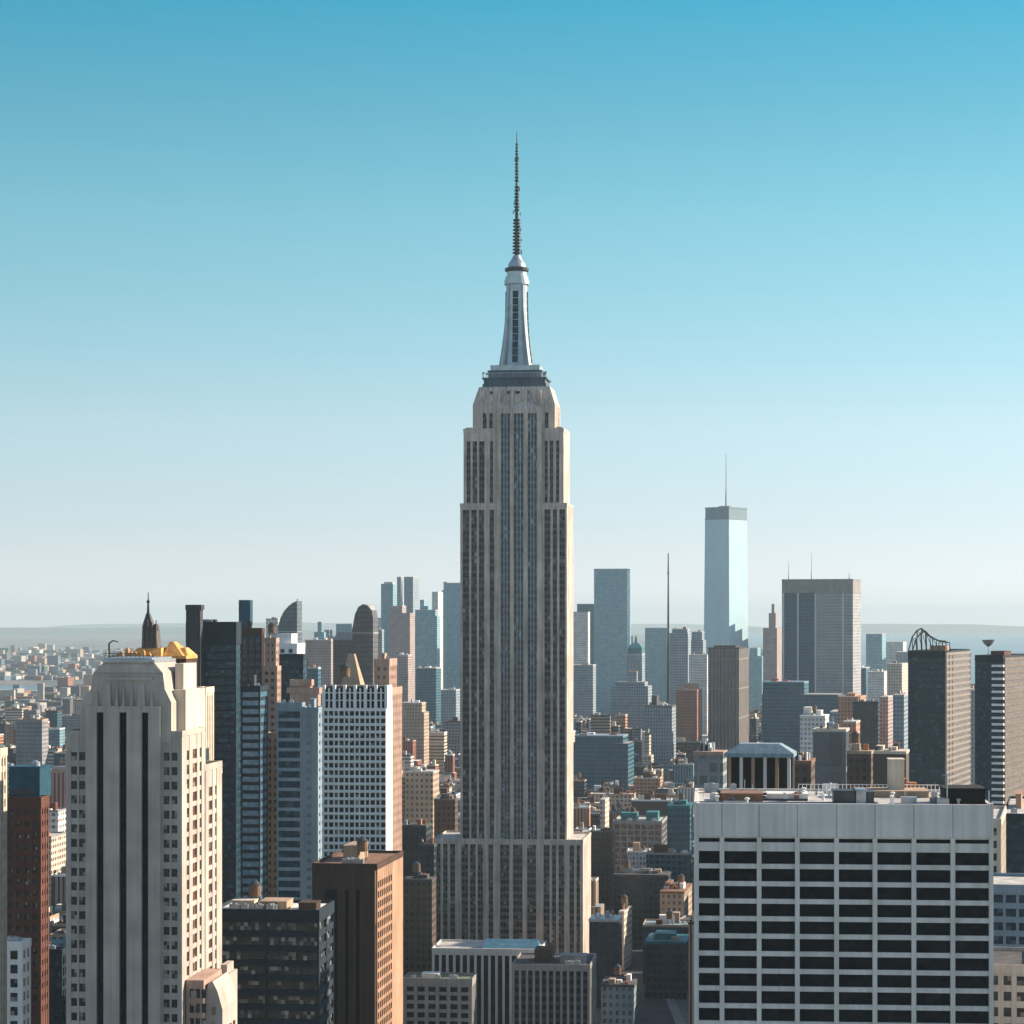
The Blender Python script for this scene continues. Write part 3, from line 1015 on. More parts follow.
# ------------------------------------------------------------------ concrete slab at the near right
def slab():
    Y = 520.0
    b = Bld("office_slab", "broad grey concrete office block with a grid of black windows, near right", 694, 993.5, Y, 4.5, D=46, yt=800, cat='office building')
    X, Z = b.px, b.z
    w, D = b.w, b.D
    zt = Z(803)
    mb = MB()
    edges = [696.5, 722, 759.2, 797.4, 836.6, 875, 914, 953, 991.5]
    cols = [(X(edges[i] + 2.3), X(edges[i + 1] - 2.3)) for i in range(8)]
    rows = [(Z(842), Z(838))]
    y = 851.0
    while y < 1062:
        rows.append((Z(y + 12.6), Z(y))); y += 17.45
    zf = Z(836.5)
    mb.box(1.2, w - 1.2, 1.2, D, 0, zt - .6)
    b.zmin = Z(1062)
    b.fill(mb, 'f', 0, w, 0, D, 0, zf, cols, rows, 1.2, G_black, 'grid', pr=.45)
    mb.box(0, 1.5, 1.5, D - .05, 0, zf); mb.box(w - 1.5, w, 1.5, D - .05, 0, zf)
    # blank parapet of concrete panels, joints left open
    for i in range(8):
        mb.box(X(edges[i]) + .12, X(edges[i + 1]) - .12, .02, .8, zf + .05, zt)
    mb.box(0, w, .3, 1.3, zf, zt - .1)
    mb.box(0, X(edges[0]) + .1, -.1, 1.4, zf, zt + .3)
    mb.box(X(edges[8]) - .1, w, -.1, 1.4, zf, zt + .3)
    mb.box(0, .8, 1.4, D, zf, zt); mb.box(w - .8, w, 1.4, D, zf, zt); mb.box(.8, w - .8, D - .8, D, zf, zt)
    m = MB(); m.box(.8, w - .8, 1.3, D - .8, zt - 2.0, zt - .5); m.build("roof", M_roofl, b.root)
    # roof plant
    zr = zt - .5
    def item(name, x0, x1, y0, y1, h, mat): return b.bulk(X(x0), X(x1), y0, y1, zr, h, mat, name)
    item("air_handler", 835, 857, 6, 12, 2.6, M_dsteel)
    item("air_handler", 858, 868, 6, 12, 2.9, M_metal)
    item("air_handler", 869, 876, 6, 12, 2.4, M_dsteel)
    item("duct", 905, 920, 8, 11, 1.1, M_metal)
    item("bulkhead", 947, 988, 5, 16, 3.3, M_black)
    item("bulkhead", 722, 764, 10, 20, 1.6, M_roofb)
    item("bulkhead", 880, 940, 26, 38, 1.2, M_tan)
    item("skylight", 770, 812, 20, 28, .9, M_roofw)
    item("vent_hood", 893, 896, 6, 7.5, 1.5, M_white)
    item("vent_hood", 716, 719, 7, 8.5, 1.2, M_roofw)
    for x0, x1, y0, h in ((908, 922, 40, 3.0), (924, 932, 38, 2.2)):
        item("cooling_unit", x0, x1, y0, y0 + 4, h, M_rust)
    item("penthouse", 900, 916, 30, 36, 8.0, M_cream)
    m = MB()
    for i in range(36):
        m.tube((X(805) + i * .9, 36, zr), (X(805) + i * .9, 36, zr + 2.2), .05, 4)
    m.tube((X(805), 36, zr + 2.2), (X(805) + 31.5, 36, zr + 2.2), .08, 4); m.tube((X(805), 36, zr + 1.1), (X(805) + 31.5, 36, zr + 1.1), .06, 4)
    m.build("railing", M_white, b.root)
    m = MB(); m.tube((X(949), 4, zr), (X(949), 4, zr + 6.5), .14); m.tube((X(944), 4, zr + 6.4), (X(957), 4, zr + 6.6), .07); m.build("aerial", M_steel, b.root)
    m = MB(); m.tube((X(990), 2, zr), (X(990), 2, zr + 3.4), .12); m.build("aerial", M_steel, b.root)
    rn = random.Random(9)
    for i in range(46):
        x = X(702) + rn.random() * (w - 6); y = rn.uniform(2, 40); k = rn.random()
        m = MB()
        if k < .35:
            m.lathe(x, y, [(.28, zr), (.28, zr + 1.0), (.55, zr + 1.05), (.55, zr + 1.35), (.1, zr + 1.5)], 8); m.build("vent_pipe", rn.choice((M_metal, M_dsteel, M_white)), b.root)
        elif k < .7:
            a_, c_, h_ = rn.uniform(1, 3.4), rn.uniform(.8, 2), rn.uniform(.7, 1.9)
            m.box(x, x + a_, y, y + c_, zr + .3, zr + .3 + h_); m.box(x + .1, x + a_ - .1, y + .1, y + c_ - .1, zr, zr + .31)
            m.lathe(x + a_ / 2, y + c_ / 2, [(min(a_, c_) * .35, zr + .29 + h_), (min(a_, c_) * .35, zr + .5 + h_)], 10)
            m.build("air_handler", rn.choice((M_metal, M_dsteel, M_rust, M_roofw, M_grey)), b.root)
        elif k < .85:
            m.box(x, x + rn.uniform(4, 12), y, y + .5, zr + .25, zr + .75); m.build("duct", rn.choice((M_metal, M_dgrey, M_rust)), b.root)
        else:
            m.tube((x, y, zr), (x, y, zr + rn.uniform(2, 4.5)), .08, 5); m.build("aerial", M_steel, b.root)
    m = MB()
    for y0 in (2.4, 6):
        m.tube((X(700), y0, zr + .3), (X(880), y0 + 1, zr + .3), .14, 5)
    m.build("pipe", M_metal, b.root)
    b.done(mb, M_conc)
    RECTS[-1] = (Y, 694, 993.5, 790, 1060)


slab()

# ------------------------------------------------------------------ styles shared by ordinary towers
def st(kind, glass_, pitch=3.2, fh=3.7, pier=1.2, sp=1.5, **k):
    d = dict(kind=kind, glass=glass_, pitch=pitch, fh=fh, pier=pier, sp=sp)
    d.update(k)
    return d


ROOFM = [M_tan, M_grey, M_brown, M_metal, M_dgrey]

# --- near left
tower("office_building", "low dark glass office block with long horizontal bands and a cluttered pale roof", 213, 319, 334, 912, 720, 6,
      st('band', G_office, pitch=16, fh=4.3, pier=.5, sp=1.9, roof=M_roofw, cap=2.4, rec=.7, edge=.6), M_navyp, D=36,
      cl=dict(mats=[M_tan, M_cream, M_brown], n=3, units=5, tank=1, hh=(1.6, 3.2)))
def orange_flank():
    b = Bld("brick_tower", "dark brown brick tower with an orange sunlit flank below the white gridded slab", 312, 377, 800, 8, x2=403, yt=866)
    w, D, zt = b.w, b.D, b.zt
    mb = MB()
    zs = zt - 7
    b.zmin = b.z(1060)
    mb.box(.02, w - 1.0, .9, D, 0, zt - .02)
    mb.box(0, w - .9, 0, .95, zs, zt)
    b.fill(mb, 'f', 0, w - .9, 0, D, 0, zs, [(4.2, 8.4), (11, 12.2), (14.6, 15.8)], (1, zs - .6), .9, G_black, 'strip', M_black, 3.8)
    b.top(mb, 0, w, 0, D, zt, 1.0, True, 1.0, M_roofb, .1)
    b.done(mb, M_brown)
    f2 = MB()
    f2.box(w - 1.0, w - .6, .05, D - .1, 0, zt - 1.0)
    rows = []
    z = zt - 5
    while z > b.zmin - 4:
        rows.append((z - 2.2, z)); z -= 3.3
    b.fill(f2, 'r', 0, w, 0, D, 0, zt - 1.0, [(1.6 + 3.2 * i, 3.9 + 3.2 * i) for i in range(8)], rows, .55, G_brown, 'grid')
    b.done(f2, M_orange, "side_wall")  # sunlit tone put into the side colour, lighter than the brown front
    b.clutter(1, w - 1, 1, D - 1, zt, [M_brown, M_tan], n=1, units=3, tank=1)


orange_flank()
tower("brick_tower", "brown brick tower with blue plant room at the left edge", 5, 41, 49, 800, 760, 6,
      st('grid', G_dark, pitch=2.3, fh=3.6, pier=1.2, sp=1.9, cap=2.4, roof=M_roofd), M_brick, D=24, yb=1000)
b = Bld("apartment_tower", "cream sunlit apartment tower cut off by the left edge", -40, 0, 640, 6, x2=7, yt=752)
mb = MB(); b.tier(mb, 0, b.w, 0, b.D, 0, b.zt, st('grid', G_dark, pitch=3, fh=3.6), 'fr'); b.done(mb, M_cream)
tower("white_building", "white building with dark window openings in the bottom left corner", -30, 22, 31, 944, 700, 8,
      st('grid', G_dark, pitch=3.4, fh=4.0, pier=1.3, sp=1.5, roof=M_roofw), M_white, D=22, cl=dict(mats=[M_white, M_red], n=1, units=2))
tower("office_building", "navy glass block low in shade between brick tower and pale stone tower", 31, 62, 66, 952, 800, 5,
      st('grid', G_navy, pitch=2.6, fh=3.6, pier=.5, sp=1.0), M_navyp, D=26, cl=dict(mats=[M_brick], n=1, units=2))
# blue plant room that stands on the brown tower
b = Bld("plant_room", "teal blue metal plant room on the roof of the brown brick tower", 6, 40, 766, 6, D=14, yt=768, cat='plant room')
z0 = H - (800 - EY) * 760 / F + .15
m = MB(); m.box(0.6, b.w - .4, 1, 13, z0, b.zt); m.box(.4, b.w - .2, .8, 13.2, b.zt, b.zt + .4); m.build("wall", M_teal, b.root)
m = MB(); m.box(1.2, b.w - 2, .9, 1.02, z0 + 1, z0 + 3); m.build("louver_panel", M_dsteel, b.root)
m = MB(); m.lathe(b.w * .7, 6, [(1.5, b.zt + .4), (1.5, b.zt + 1.6), (.3, b.zt + 2.2)], 12); m.build("fan_housing", M_metal, b.root)

tower("stone_tower", "tan stone tower half hidden behind the sunlit side of the near left tower", 196, 214, 222, 690, 900, 6,
      st('strip', G_brown, pitch=3.2, fh=3.6, pier=1.6), M_cream, D=22, tiers=[(0, 1, 0, 1, 772), (0, .55, 0, 1, 690)])
# --- left middle group
tower("glass_tower", "dark glass tower with a raised corner slab on its left, above pale stone tower", 186, 236, 241, 624, 1100, 6,
      st('band', G_navy, pitch=30, fh=3.7, pier=.5, sp=1.0, rec=.3, edge=.4, roof=M_roofd, cap=9), M_navyp, D=26, cl=dict(mats=[M_dgrey], n=1, units=1, hh=(1, 2)))
tower("stair_shaft", "narrow dark concrete shaft rising at the left of the dark glass tower", 185.6, 201, 203, 607, 1092, 6, st('blank', None), M_dgrey, D=7, cat='tower')
tower("brick_tower", "slim brown tower with pale edge just right of the dark glass tower", 240, 262, 264, 630, 1180, 6,
      st('strip', G_navy, pitch=3.0, fh=3.7, pier=1.1, spand=M_spand), M_brown, D=18, cl=dict(mats=[M_brown], n=1, units=0))
tower("copper_capped_tower", "thin tower with a teal blue cap left of the sail-topped tower", 239, 250, 252, 602, 1230, 6, st('blank', None, cap=12), M_teal, D=9, cat='tower')
b = tower("glass_tower", "narrow blue striped glass tower in front of slim brown tower", 241, 260, 268, 688, 1040, 6,
      st('band', G_blue, pitch=20, fh=3.6, pier=.6, sp=1.5, rec=.3), M_navyp, D=22, cl=dict(mats=[M_dgrey], n=1, units=1))
tower("stone_tower", "pinkish stone tower with a stepped top left of the sail-topped tower", 262, 277, 281, 640, 1150, 6,
      st('grid', G_brown, pitch=2.6, fh=3.4, pier=1.3, sp=1.8), M_pink, D=18, tiers=[(0, 1, 0, 1, 668), (.15, .9, .1, .9, 640)], cl=dict(mats=[M_tan], n=1, units=0, tank=1))
tower("brick_building", "tan apartment building with a tall pale edge under the pinkish stepped tower", 266, 279, 283, 735, 1060, 6,
      st('grid', G_brown, pitch=2.4, fh=3.3, pier=1.1, sp=1.6), M_tan, D=16)
tower("glass_tower", "dark tower with a bright white roof deck below the sail-topped tower", 278, 303, 308, 655, 1300, 7,
      st('band', G_navy, pitch=30, fh=3.7, pier=.5, sp=.9, rec=.3, cap=2.5, roof=M_roofw), M_navyp, D=30, ph=.5)
b = Bld("white_block", "bright white stepped block standing behind the white roof deck", 276, 297, 1360, 7, x2=305, yt=634, cat='building')
mb = MB(); b.tier(mb, 0, b.w, 0, b.D, 0, b.z(645), st('strip', G_dark, pitch=4, pier=2.4), 'fr'); b.bulk(0.5, b.w * .7, 2, b.D * .8, b.z(645), 6, M_white); b.done(mb, M_white)
# sail-topped tower
b = Bld("sail_topped_tower", "slate glass tower with a curved sail-shaped top behind the white roof deck", 278, 297, 2200, 8, x2=302, yt=601, cat='tower')
prof = [(0, 0), (b.w, 0), (b.w, b.z(601)), (b.w * .8, b.z(602.5)), (b.w * .55, b.z(606)), (b.w * .3, b.z(611.5)), (b.w * .1, b.z(619)), (0, b.z(626))]
m = MB(); m.prism_y(prof, 0, b.D); m.build("wall", facade("slate_facade", (.10, .13, .15), (.03, .05, .06), 2.5, 3.8, .7, .6), b.root)
m = MB(); m.box(-.3, b.w + .3, -.3, b.D + .3, b.z(632), b.z(631)); m.build("cornice", M_metal, b.root)
b.mast(b.w * .9, b.D * .5, b.z(601) - .5, b.z(598), .4)
tower("brick_tower", "brown rounded brick block topping the navy banded tower", 287, 319, 322, 684, 1000, 6,
      st('blank', None, cap=1.5, roof=M_roofb), M_pink, D=18, tiers=[(0, 1, 0, 1, 690), (.08, .75, .1, .9, 682)])
tower("glass_tower", "navy glass tower with pale bands left of the white gridded slab", 277, 302, 305, 705, 960, 6,
      st('band', G_navy, pitch=30, fh=3.9, pier=.5, sp=1.3, rec=.4, cap=2), M_bluegrey, D=22, cl=dict(mats=[M_dgrey], n=1, units=2))
tower("panel_tower", "flat blue grey tower joining the white gridded slab on its left", 300, 318, 324, 710, 925, 5,
      st('grid', G_blue, pitch=4.6, fh=3.4, pier=2.6, sp=2.0), M_bluegrey, D=20, cl=dict(mats=[M_bluegrey], n=1, units=1))


def white_slab():
    b = Bld("white_tower", "white gridded apartment slab with open dark colonnade at its top", 322, 386, 900, 4, x2=392.5, yt=684, cat='tower')
    mb = MB()
    X, Z = b.px, b.z
    w, D = b.w, b.D
    z1 = Z(708)
    mb.box(.9, w - .9, .9, D, 0, z1 - .02)
    cols = [(X(323 + 10.4 * i + 5.2 * j + 1.1 - .5 * j), X(323 + 10.4 * i + 5.2 * j + 5.0 - .5 * (1 - j))) for i in range(6) for j in range(2)]
    rows = []
    y = 711.0
    while y < 868:
        rows.append((Z(y + 4.7), Z(y))); y += 7.42
    b.zmin = Z(872)
    b.fill(mb, 'f', 0, w, 0, D, 0, z1, cols, rows, .9, G_dark, 'grid', pr=.1)
    b.fill(mb, 'r', 0, w, 0, D, 0, z1, [(3, 5), (8, 10), (14, 16)], [(a, c) for a, c in rows], .9, G_dark, 'grid')
    # colonnade: columns in front of black louvers
    z2 = Z(685)
    m = MB(); m.box(1.2, w - 1.0, 1.4, D - 1, z1 - .1, z2 - 1.0); m.build("louver_panel", M_black, b.root)
    for i in range(13):
        x = X(323.6 + 5.2 * i)
        m = MB(); k_ = .55 if i % 2 == 0 else .28
        m.box(max(0, x - k_), x + k_, -.05 if i % 2 == 0 else .3, 1.8, z1, z2 - (0 if i % 2 == 0 else 1.2)); m.build("column", M_white, b.root)
    m = MB(); m.box(w - .6, w, 2, D - 1, z1, z2 - .3); m.build("side_wall", M_white, b.root)
    m = MB(); m.box(.2, w - .7, .5, 1.0, z1 + 2.6, z1 + 3.0); m.box(.2, w - .7, .5, 1.0, z1 + 5.4, z1 + 5.8); m.build("cross_beam", M_white, b.root)
    m = MB(); m.box(1.0, w - .8, 1.8, D - .8, z2 - 1.0, z2 - .4); m.build("roof", M_roofd, b.root)
    b.tank(w * .3, D * .5, z2 - .4)
    # balcony slabs
    for i in range(21):
        y = 711 + 7.42 * i
        mb.box(.1, w - .1, -.35, .05, Z(y + 6.3), Z(y + 5.6))
    m = MB(); m.box(X(342), X(352), -1.0, -.1, Z(862), Z(850)); m.build("porch_frame", M_white, b.root)
    b.done(mb, M_white)


white_slab()
tower("brick_tower", "rosy brown brick tower rising behind the right side of the white gridded slab", 374, 392, 402, 660, 1020, 8,
      st('grid', G_brown, pitch=2.5, fh=3.5, pier=1.3, sp=1.9, cap=2, roof=M_roofb), M_pink, D=30, tiers=[(0, 1, 0, 1, 690), (0, .85, 0, .75, 661)], cl=dict(mats=[M_tan], n=1, units=1))
# cone topped brown block
b = Bld("cone_topped_tower", "brown tower with a tapering cone roof above the white gridded slab", 338, 362, 1060, 8, x2=367, yt=690, cat='tower')
mb = MB(); b.tier(mb, 0, b.w, 0, b.D, 0, b.zt, st('grid', G_brown, pitch=2.6, fh=3.5), 'fr'); 
m = MB(); m.frustum((.3, b.w - .3, .3, b.D - .3), (b.w * .35, b.w * .6, b.D * .35, b.D * .6), b.zt, b.z(654)); m.build("roof", M_tan, b.root); b.done(mb, M_brown)
# domed dark tower
b = Bld("domed_tower", "dark grey tower with a rounded shell top above the white gridded slab", 352, 373, 1900, 8, x2=378, yt=604, cat='tower')
prof = [(0, 0), (b.w, 0), (b.w, b.z(618)), (b.w * .93, b.z(610)), (b.w * .75, b.z(605.5)), (b.w * .52, b.z(604)), (b.w * .3, b.z(607)), (b.w * .14, b.z(614)), (0, b.z(630))]
DARKF = facade("charcoal_facade", (.10, .095, .095), (.025, .03, .035), 2.6, 3.8, .55, .5)
m = MB(); m.prism_y(prof, 0, b.D); m.build("wall", DARKF, b.root)
m = MB(); m.box(-.4, b.w + .4, -.4, b.D + .4, b.z(634), b.z(632)); m.build("cornice", M_grey, b.root)
b = Bld("stone_tower", "hunched grey tower beside the dark domed tower, on its left", 333, 352, 1950, 8, x2=356, yt=632, cat='tower')
m = MB(); m.box(0, b.w, 0, b.D, 0, b.z(640)); m.build("wall", DARKF, b.root); m = MB(); m.frustum((0, b.w, 0, b.D), (b.w * .2, b.w * .95, b.D * .2, b.D * .8), b.z(640), b.z(632)); m.build("roof", M_grey, b.root)


# ------------------------------------------------------------------ farther towers: facade material with window rows
def far(name, label, x0, x1, x2, yt, Y, th, mat, D=None, tiers=None, roof=M_roofl, masts=(), cat='tower', group=None, yb=800, bulk=None, sidemat=None):
    b = Bld(name, label, x0, x1, Y, th, x2, D, yt, cat, group, yb)
    z = 0.0
    m = MB()
    for i, (a, c, d, e, y) in enumerate(tiers or [(0, 1, 0, 1, yt)]):
        zt = b.z(y)
        m.box(a * b.w, c * b.w, d * b.D, e * b.D, z - (.3 if i else 0), zt)
        z = zt
        L = (a * b.w, c * b.w, d * b.D, e * b.D)
    m.build("wall", mat, b.root)
    k = min(.8, b.w * .06)
    m = MB(); m.box(L[0] - .2, L[1] + .2, L[2] - .2, L[3] + .2, z - .8, z + .5); m.build("cornice", roof, b.root)
    if bulk:
        for (fx0, fx1, y) in bulk:
            b.bulk(L[0] + (L[1] - L[0]) * fx0, L[0] + (L[1] - L[0]) * fx1, L[2] + (L[3] - L[2]) * .25, L[2] + (L[3] - L[2]) * .75, z + .4, max(1, b.z(y) - z - .4), roof)
    for (fx, y, r) in masts:
        b.mast(b.w * fx, b.D * .5, z, b.z(y), r)
    rn = random.Random(x0 * 7 + int(yt))
    if Y < 4000:
        for i in range(rn.choice((2, 3, 4, 5)) + (3 if Y < 1700 else 0)):
            lw, ld = L[1] - L[0], L[3] - L[2]
            bw, bd = lw * rn.uniform(.05, .22), ld * rn.uniform(.06, .25)
            bx, by = L[0] + lw * rn.uniform(.04, .76), L[2] + ld * rn.uniform(.05, .7)
            q = MB(); q.box(bx, bx + bw, by, by + bd, z + .45, z + .45 + rn.uniform(1.0, 3.2)); q.build("air_handler", rn.choice((M_metal, M_white, M_grey, M_tan, M_dsteel, M_rust)), b.root)
        if Y < 2000 and rn.random() < .4:
            water_tank(L[0] + (L[1] - L[0]) * rn.uniform(.2, .8), L[2] + (L[3] - L[2]) * .4, z + .4, b.root)
    b.last, b.ztop = L, z
    return b


FB = facade("hazed_blue_facade", (.19, .36, .41), (.10, .21, .26), 3.2, 4.0, .7, .55)  # paler and bluer: distance haze is put into this wall colour
FBD = facade("hazed_deep_blue_facade", (.035, .115, .155), (.014, .06, .09), 3.0, 4.0, .75, .6)  # deep blue lifted in colour to stand in for thicker haze
FG = facade("hazed_grey_facade", (.235, .29, .325), (.08, .10, .12), 3.0, 3.8, .5, .55)  # grey tinted blue, part of the far haze painted in
FW = facade("white_facade", (.60, .58, .56), (.15, .18, .2), 3.0, 3.7, .5, .5)
FT = facade("tan_facade", (.40, .30, .22), (.07, .07, .07), 3.0, 3.6, .45, .5)
FR = facade("brick_facade", (.30, .13, .085), (.05, .05, .05), 2.9, 3.5, .42, .5)
FO = facade("terracotta_facade", (.48, .24, .15), (.08, .07, .07), 3.0, 3.6, .4, .5)
FP = facade("rose_facade", (.34, .265, .245), (.07, .07, .08), 3.0, 3.6, .45, .5)
FN = facade("navy_facade", (.022, .04, .052), (.008, .016, .022), 3.0, 3.9, .75, .65)
FK = facade("umber_facade", (.085, .055, .042), (.02, .02, .02), 2.8, 3.6, .45, .5)
FL = facade("cream_facade", (.56, .48, .39), (.09, .09, .09), 3.0, 3.6, .42, .5)

DG = "towers of the far downtown cluster"
far("glass_tower", "hazy blue tower with flat top just left of the great limestone skyscraper", 446, 470, 474, 583, 4700, 8, FB, D=50, group=DG)
far("glass_tower", "tall hazy twin-topped tower third of the far cluster from its left", 404, 413, 419, 577, 4900, 9, FG, D=40, group=DG)
far("stone_tower", "hazy stone tower whose right edge is brightly lit, in the far cluster", 389, 410, 415, 606, 4300, 9, FP, tiers=[(0, 1, 0, 1, 613), (.05, .6, .1, .9, 606)], group=DG, masts=((.5, 580, 2.0),))
far("glass_tower", "hazy blue tower at the far cluster's left end", 381, 393, 396, 584, 5000, 8, FB, D=40, group=DG, bulk=((.2, .9, 582),))
far("glass_tower", "wide pale blue rounded tower in the middle of the far cluster", 413, 437, 440, 610, 4500, 8, FB, tiers=[(0, 1, 0, 1, 616), (.08, .92, .1, .9, 610)], group=DG)
far("glass_tower", "thin hazy tower with a white rim beside the great skyscraper's left edge", 432, 438, 443, 592, 5100, 9, FW, D=40, group=DG)
far("stone_tower", "small hazy grey tower below the far cluster, left of the rosy brick tower", 376, 382, 384, 630, 3900, 8, FG, D=30, group=DG)
far("stone_tower", "slim faded tower behind the hunched grey tower", 314, 324, 326, 622, 4600, 8, FB, D=40, tiers=[(0, 1, 0, 1, 632), (.3, .7, .3, .7, 622)])
far("stone_tower", "wide pale hazy slab between sail-topped and hunched towers", 305, 331, 336, 640, 3200, 8, FP, D=40)
far("glass_tower", "small white tower left of the sail-topped tower", 266, 278, 281, 619, 2500, 8, FW, D=24, masts=())
far("brick_tower", "tan curved block low beside the rosy brick tower, partly in sun", 398, 424, 429, 703, 2600, 9, FT, D=40, tiers=[(0, 1, 0, 1, 712), (.1, .9, .1, .9, 703)], cat='building')
far("brick_building", "tan striped building lit on its right, low left of the great skyscraper", 405, 433, 439, 772, 1500, 9, FT, D=30, cat='building', yb=900, bulk=((.1, .4, 768),))
far("brick_building", "dark building with a sloping top under the tan striped building", 400, 426, 431, 826, 1330, 7, FN, D=24, cat='building', yb=960, roof=M_roofd)
far("brick_building", "dark brown warehouse between tan striped building and great skyscraper", 434, 455, 458, 800, 1420, 7, FK, D=28, cat='building', yb=900, roof=M_roofd, bulk=((.3, .7, 795),))
far("brick_tower", "shaded umber block low beside the orange edged brown brick tower", 403, 432, 436, 880, 1180, 7, FK, D=24, cat='building', yb=1060, roof=M_roofd, bulk=((.5, .8, 876),))
far("stone_building", "blue-black building in the dark street left of the great skyscraper", 418, 434, 436, 845, 1255, 7, FN, D=20, cat='building', yb=1060, roof=M_roofd)

for lab_, x0, x1, x2, y, Y_, m_, t_ in (
        ("thin dark-capped hazy tower rising between the cluster's left end and lit stone tower", 397, 401, 403, 577, 5050, FG, None),
        ("hazy slab with a notched top close behind the wide pale blue rounded tower", 420, 428, 431, 600, 5300, FB, [(0, 1, 0, 1, 606), (0, .5, 0, 1, 600)]),
        ("thin leaning-topped hazy tower against the great skyscraper's left edge", 442, 447, 449, 582, 5250, FB, [(0, 1, 0, 1, 590), (.3, 1, 0, 1, 582)]),
        ("pale far slab filling the gap left of the far cluster", 366, 381, 384, 618, 5400, FW, None),
        ("far pinkish slab low before the far cluster's lit stone tower", 394, 408, 412, 655, 3600, FP, None),
        ("far teal slab low before the wide pale blue rounded tower", 416, 436, 441, 668, 3500, FBD, None),
        ("far grey block low before the hazy flat-topped tower beside the great skyscraper", 441, 456, 460, 690, 3300, FG, None),
        ("faint grey-blue block between white tower and sail-topped tower", 270, 282, 285, 628, 4800, FB, None),
        ("faint twin-stepped block beside the slim faded tower", 322, 334, 337, 630, 5000, FG, [(0, 1, 0, 1, 636), (.2, .6, 0, 1, 630)]),
        ("faint wide block showing between hunched tower and far cluster", 336, 352, 356, 624, 5100, FB, None),
        ("dark teal slab in front of the wide pale hazy slab", 306, 318, 321, 668, 2300, FBD, None)):
    far("stone_tower", lab_, x0, x1, x2, y, Y_, 8, m_, D=40, tiers=t_, group=DG)
# --- right of the great tower
far("glass_tower", "tall flat topped blue tower, first to the right of the great limestone skyscraper", 594, 627, 631, 569, 4600, 9, FB, D=60, roof=M_bluegrey)
far("glass_tower", "dim blue tower partly hidden behind the flat topped blue tower", 577, 596, 599, 604, 5000, 9, FBD, D=50)
far("glass_tower", "pale faded tower with slanted top touching the great skyscraper's right side", 570, 588, 590, 612, 4200, 9, FW, D=40)
far("stone_tower", "low dim grey block right of the great skyscraper at its lit edge", 570, 593, 596, 665, 3600, 9, FG, D=40)
b = far("green_roofed_tower", "stone tower with a green copper pyramid roof", 627, 642, 645, 654, 3700, 10, FG, D=22)
m = MB(); z = b.ztop; m.box(.6, b.w - .6, .6, b.D - .6, z, z + 9); m.frustum((-.3, b.w + .3, -.3, b.D + .3), (b.w * .3, b.w * .7, b.D * .3, b.D * .7), z + 9, b.z(643)); m.lathe(b.w * .5, b.D * .5, [(2.2, b.z(643)), (1.8, b.z(638)), (.3, b.z(635))], 10); m.build("pyramid_roof", M_copper, b.root)
far("stone_tower", "pale hazy slab behind the green roofed tower", 645, 667, 670, 628, 5200, 10, FB, D=60)
b = far("stone_tower", "grey tower behind the lone needle spire", 669, 688, 691, 629, 3500, 10, FG, D=36, tiers=[(0, 1, 0, 1, 633), (.15, .95, .1, .9, 629)])
b = Bld("needle_spire", "lone dark needle spire on a slender shaft left of the sky-blue glass skyscraper", 666.3, 669.8, 3300, 10, D=5, yt=640, cat='spire')
m = MB(); m.frustum((0, b.w, 0, 5), (b.w * .2, b.w * .8, 1, 4), 0, b.z(640)); m.build("shaft", M_dgrey, b.root)
m = MB(); m.lathe(b.w / 2, 2.5, [(1.6, b.z(641)), (1.2, b.z(600)), (.9, b.z(575)), (1.3, b.z(574)), (1.0, b.z(570)), (.7, b.z(553))], 8); m.build("needle", M_dsteel, b.root)
far("stone_tower", "small grey tower between needle spire and sky-blue glass skyscraper", 690, 703, 706, 632, 3900, 10, FG, D=36, tiers=[(0, 1, 0, 1, 640), (.1, .9, .1, .9, 632)])
far("glass_tower", "pale hazy low tower in front of the sky-blue glass skyscraper's left foot", 689, 707, 709, 655, 3400, 10, FW, D=36)


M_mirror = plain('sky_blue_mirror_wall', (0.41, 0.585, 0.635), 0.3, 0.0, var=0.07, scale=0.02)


def blue_skyscraper():
    b = Bld("glass_skyscraper", "tall sky-blue glass skyscraper with white sunlit side and thin mast", 705, 729, 4650, 38, x2=747, yt=508, cat='skyscraper', yb=760)
    w, D = b.w, b.D
    zt, zp, zc = b.z(507.5), b.z(520), b.z(700)
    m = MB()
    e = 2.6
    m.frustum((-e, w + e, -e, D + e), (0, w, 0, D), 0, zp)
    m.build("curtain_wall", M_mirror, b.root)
    m = MB(); m.box(-.5, w + .5, -.5, D + .5, zp, zp + 2); m.box(.4, w - .4, .4, D - .4, zp + 2, zt - 3); m.box(-.2, w + .2, -.2, D + .2, zt - 3, zt)
    m.build("parapet", M_bluegrey, b.root)
    m = MB(); m.lathe(w / 2, D / 2, [(14, zt), (14, zt + 3), (3, zt + 3.2)], 20); m.build("ring_platform", M_metal, b.root)
    b.mast(w / 2, D / 2, zt + 3, b.z(453), 1.2)
    m = MB()
    for k in range(9):
        zz = zp * (.3 + .075 * k)
        m.box(-2.4 + .3 * k - .0, w + 2.4 - .3 * k, -2.4 + .3 * k, D + 2.4 - .3 * k, zz, zz + .5)
    b.done()


blue_skyscraper()
b = far("office_tower", "brown ribbed office tower standing in front of the sky-blue glass skyscraper", 708, 739, 749, 648, 2500, 12,
        facade("ribbed_brown_facade", (.20, .17, .15), (.035, .04, .045), 3.6, 30, .5, .96), D=38, roof=M_dgrey, bulk=((.1, .8, 646),))
far("stone_tower", "pale pointed tower faded in haze left of the broad twin-toned tower", 763, 777, 782, 618, 4600, 12, FP, D=40, tiers=[(0, 1, 0, 1, 628), (.3, .8, .3, .8, 613), (.45, .65, .45, .65, 604)])


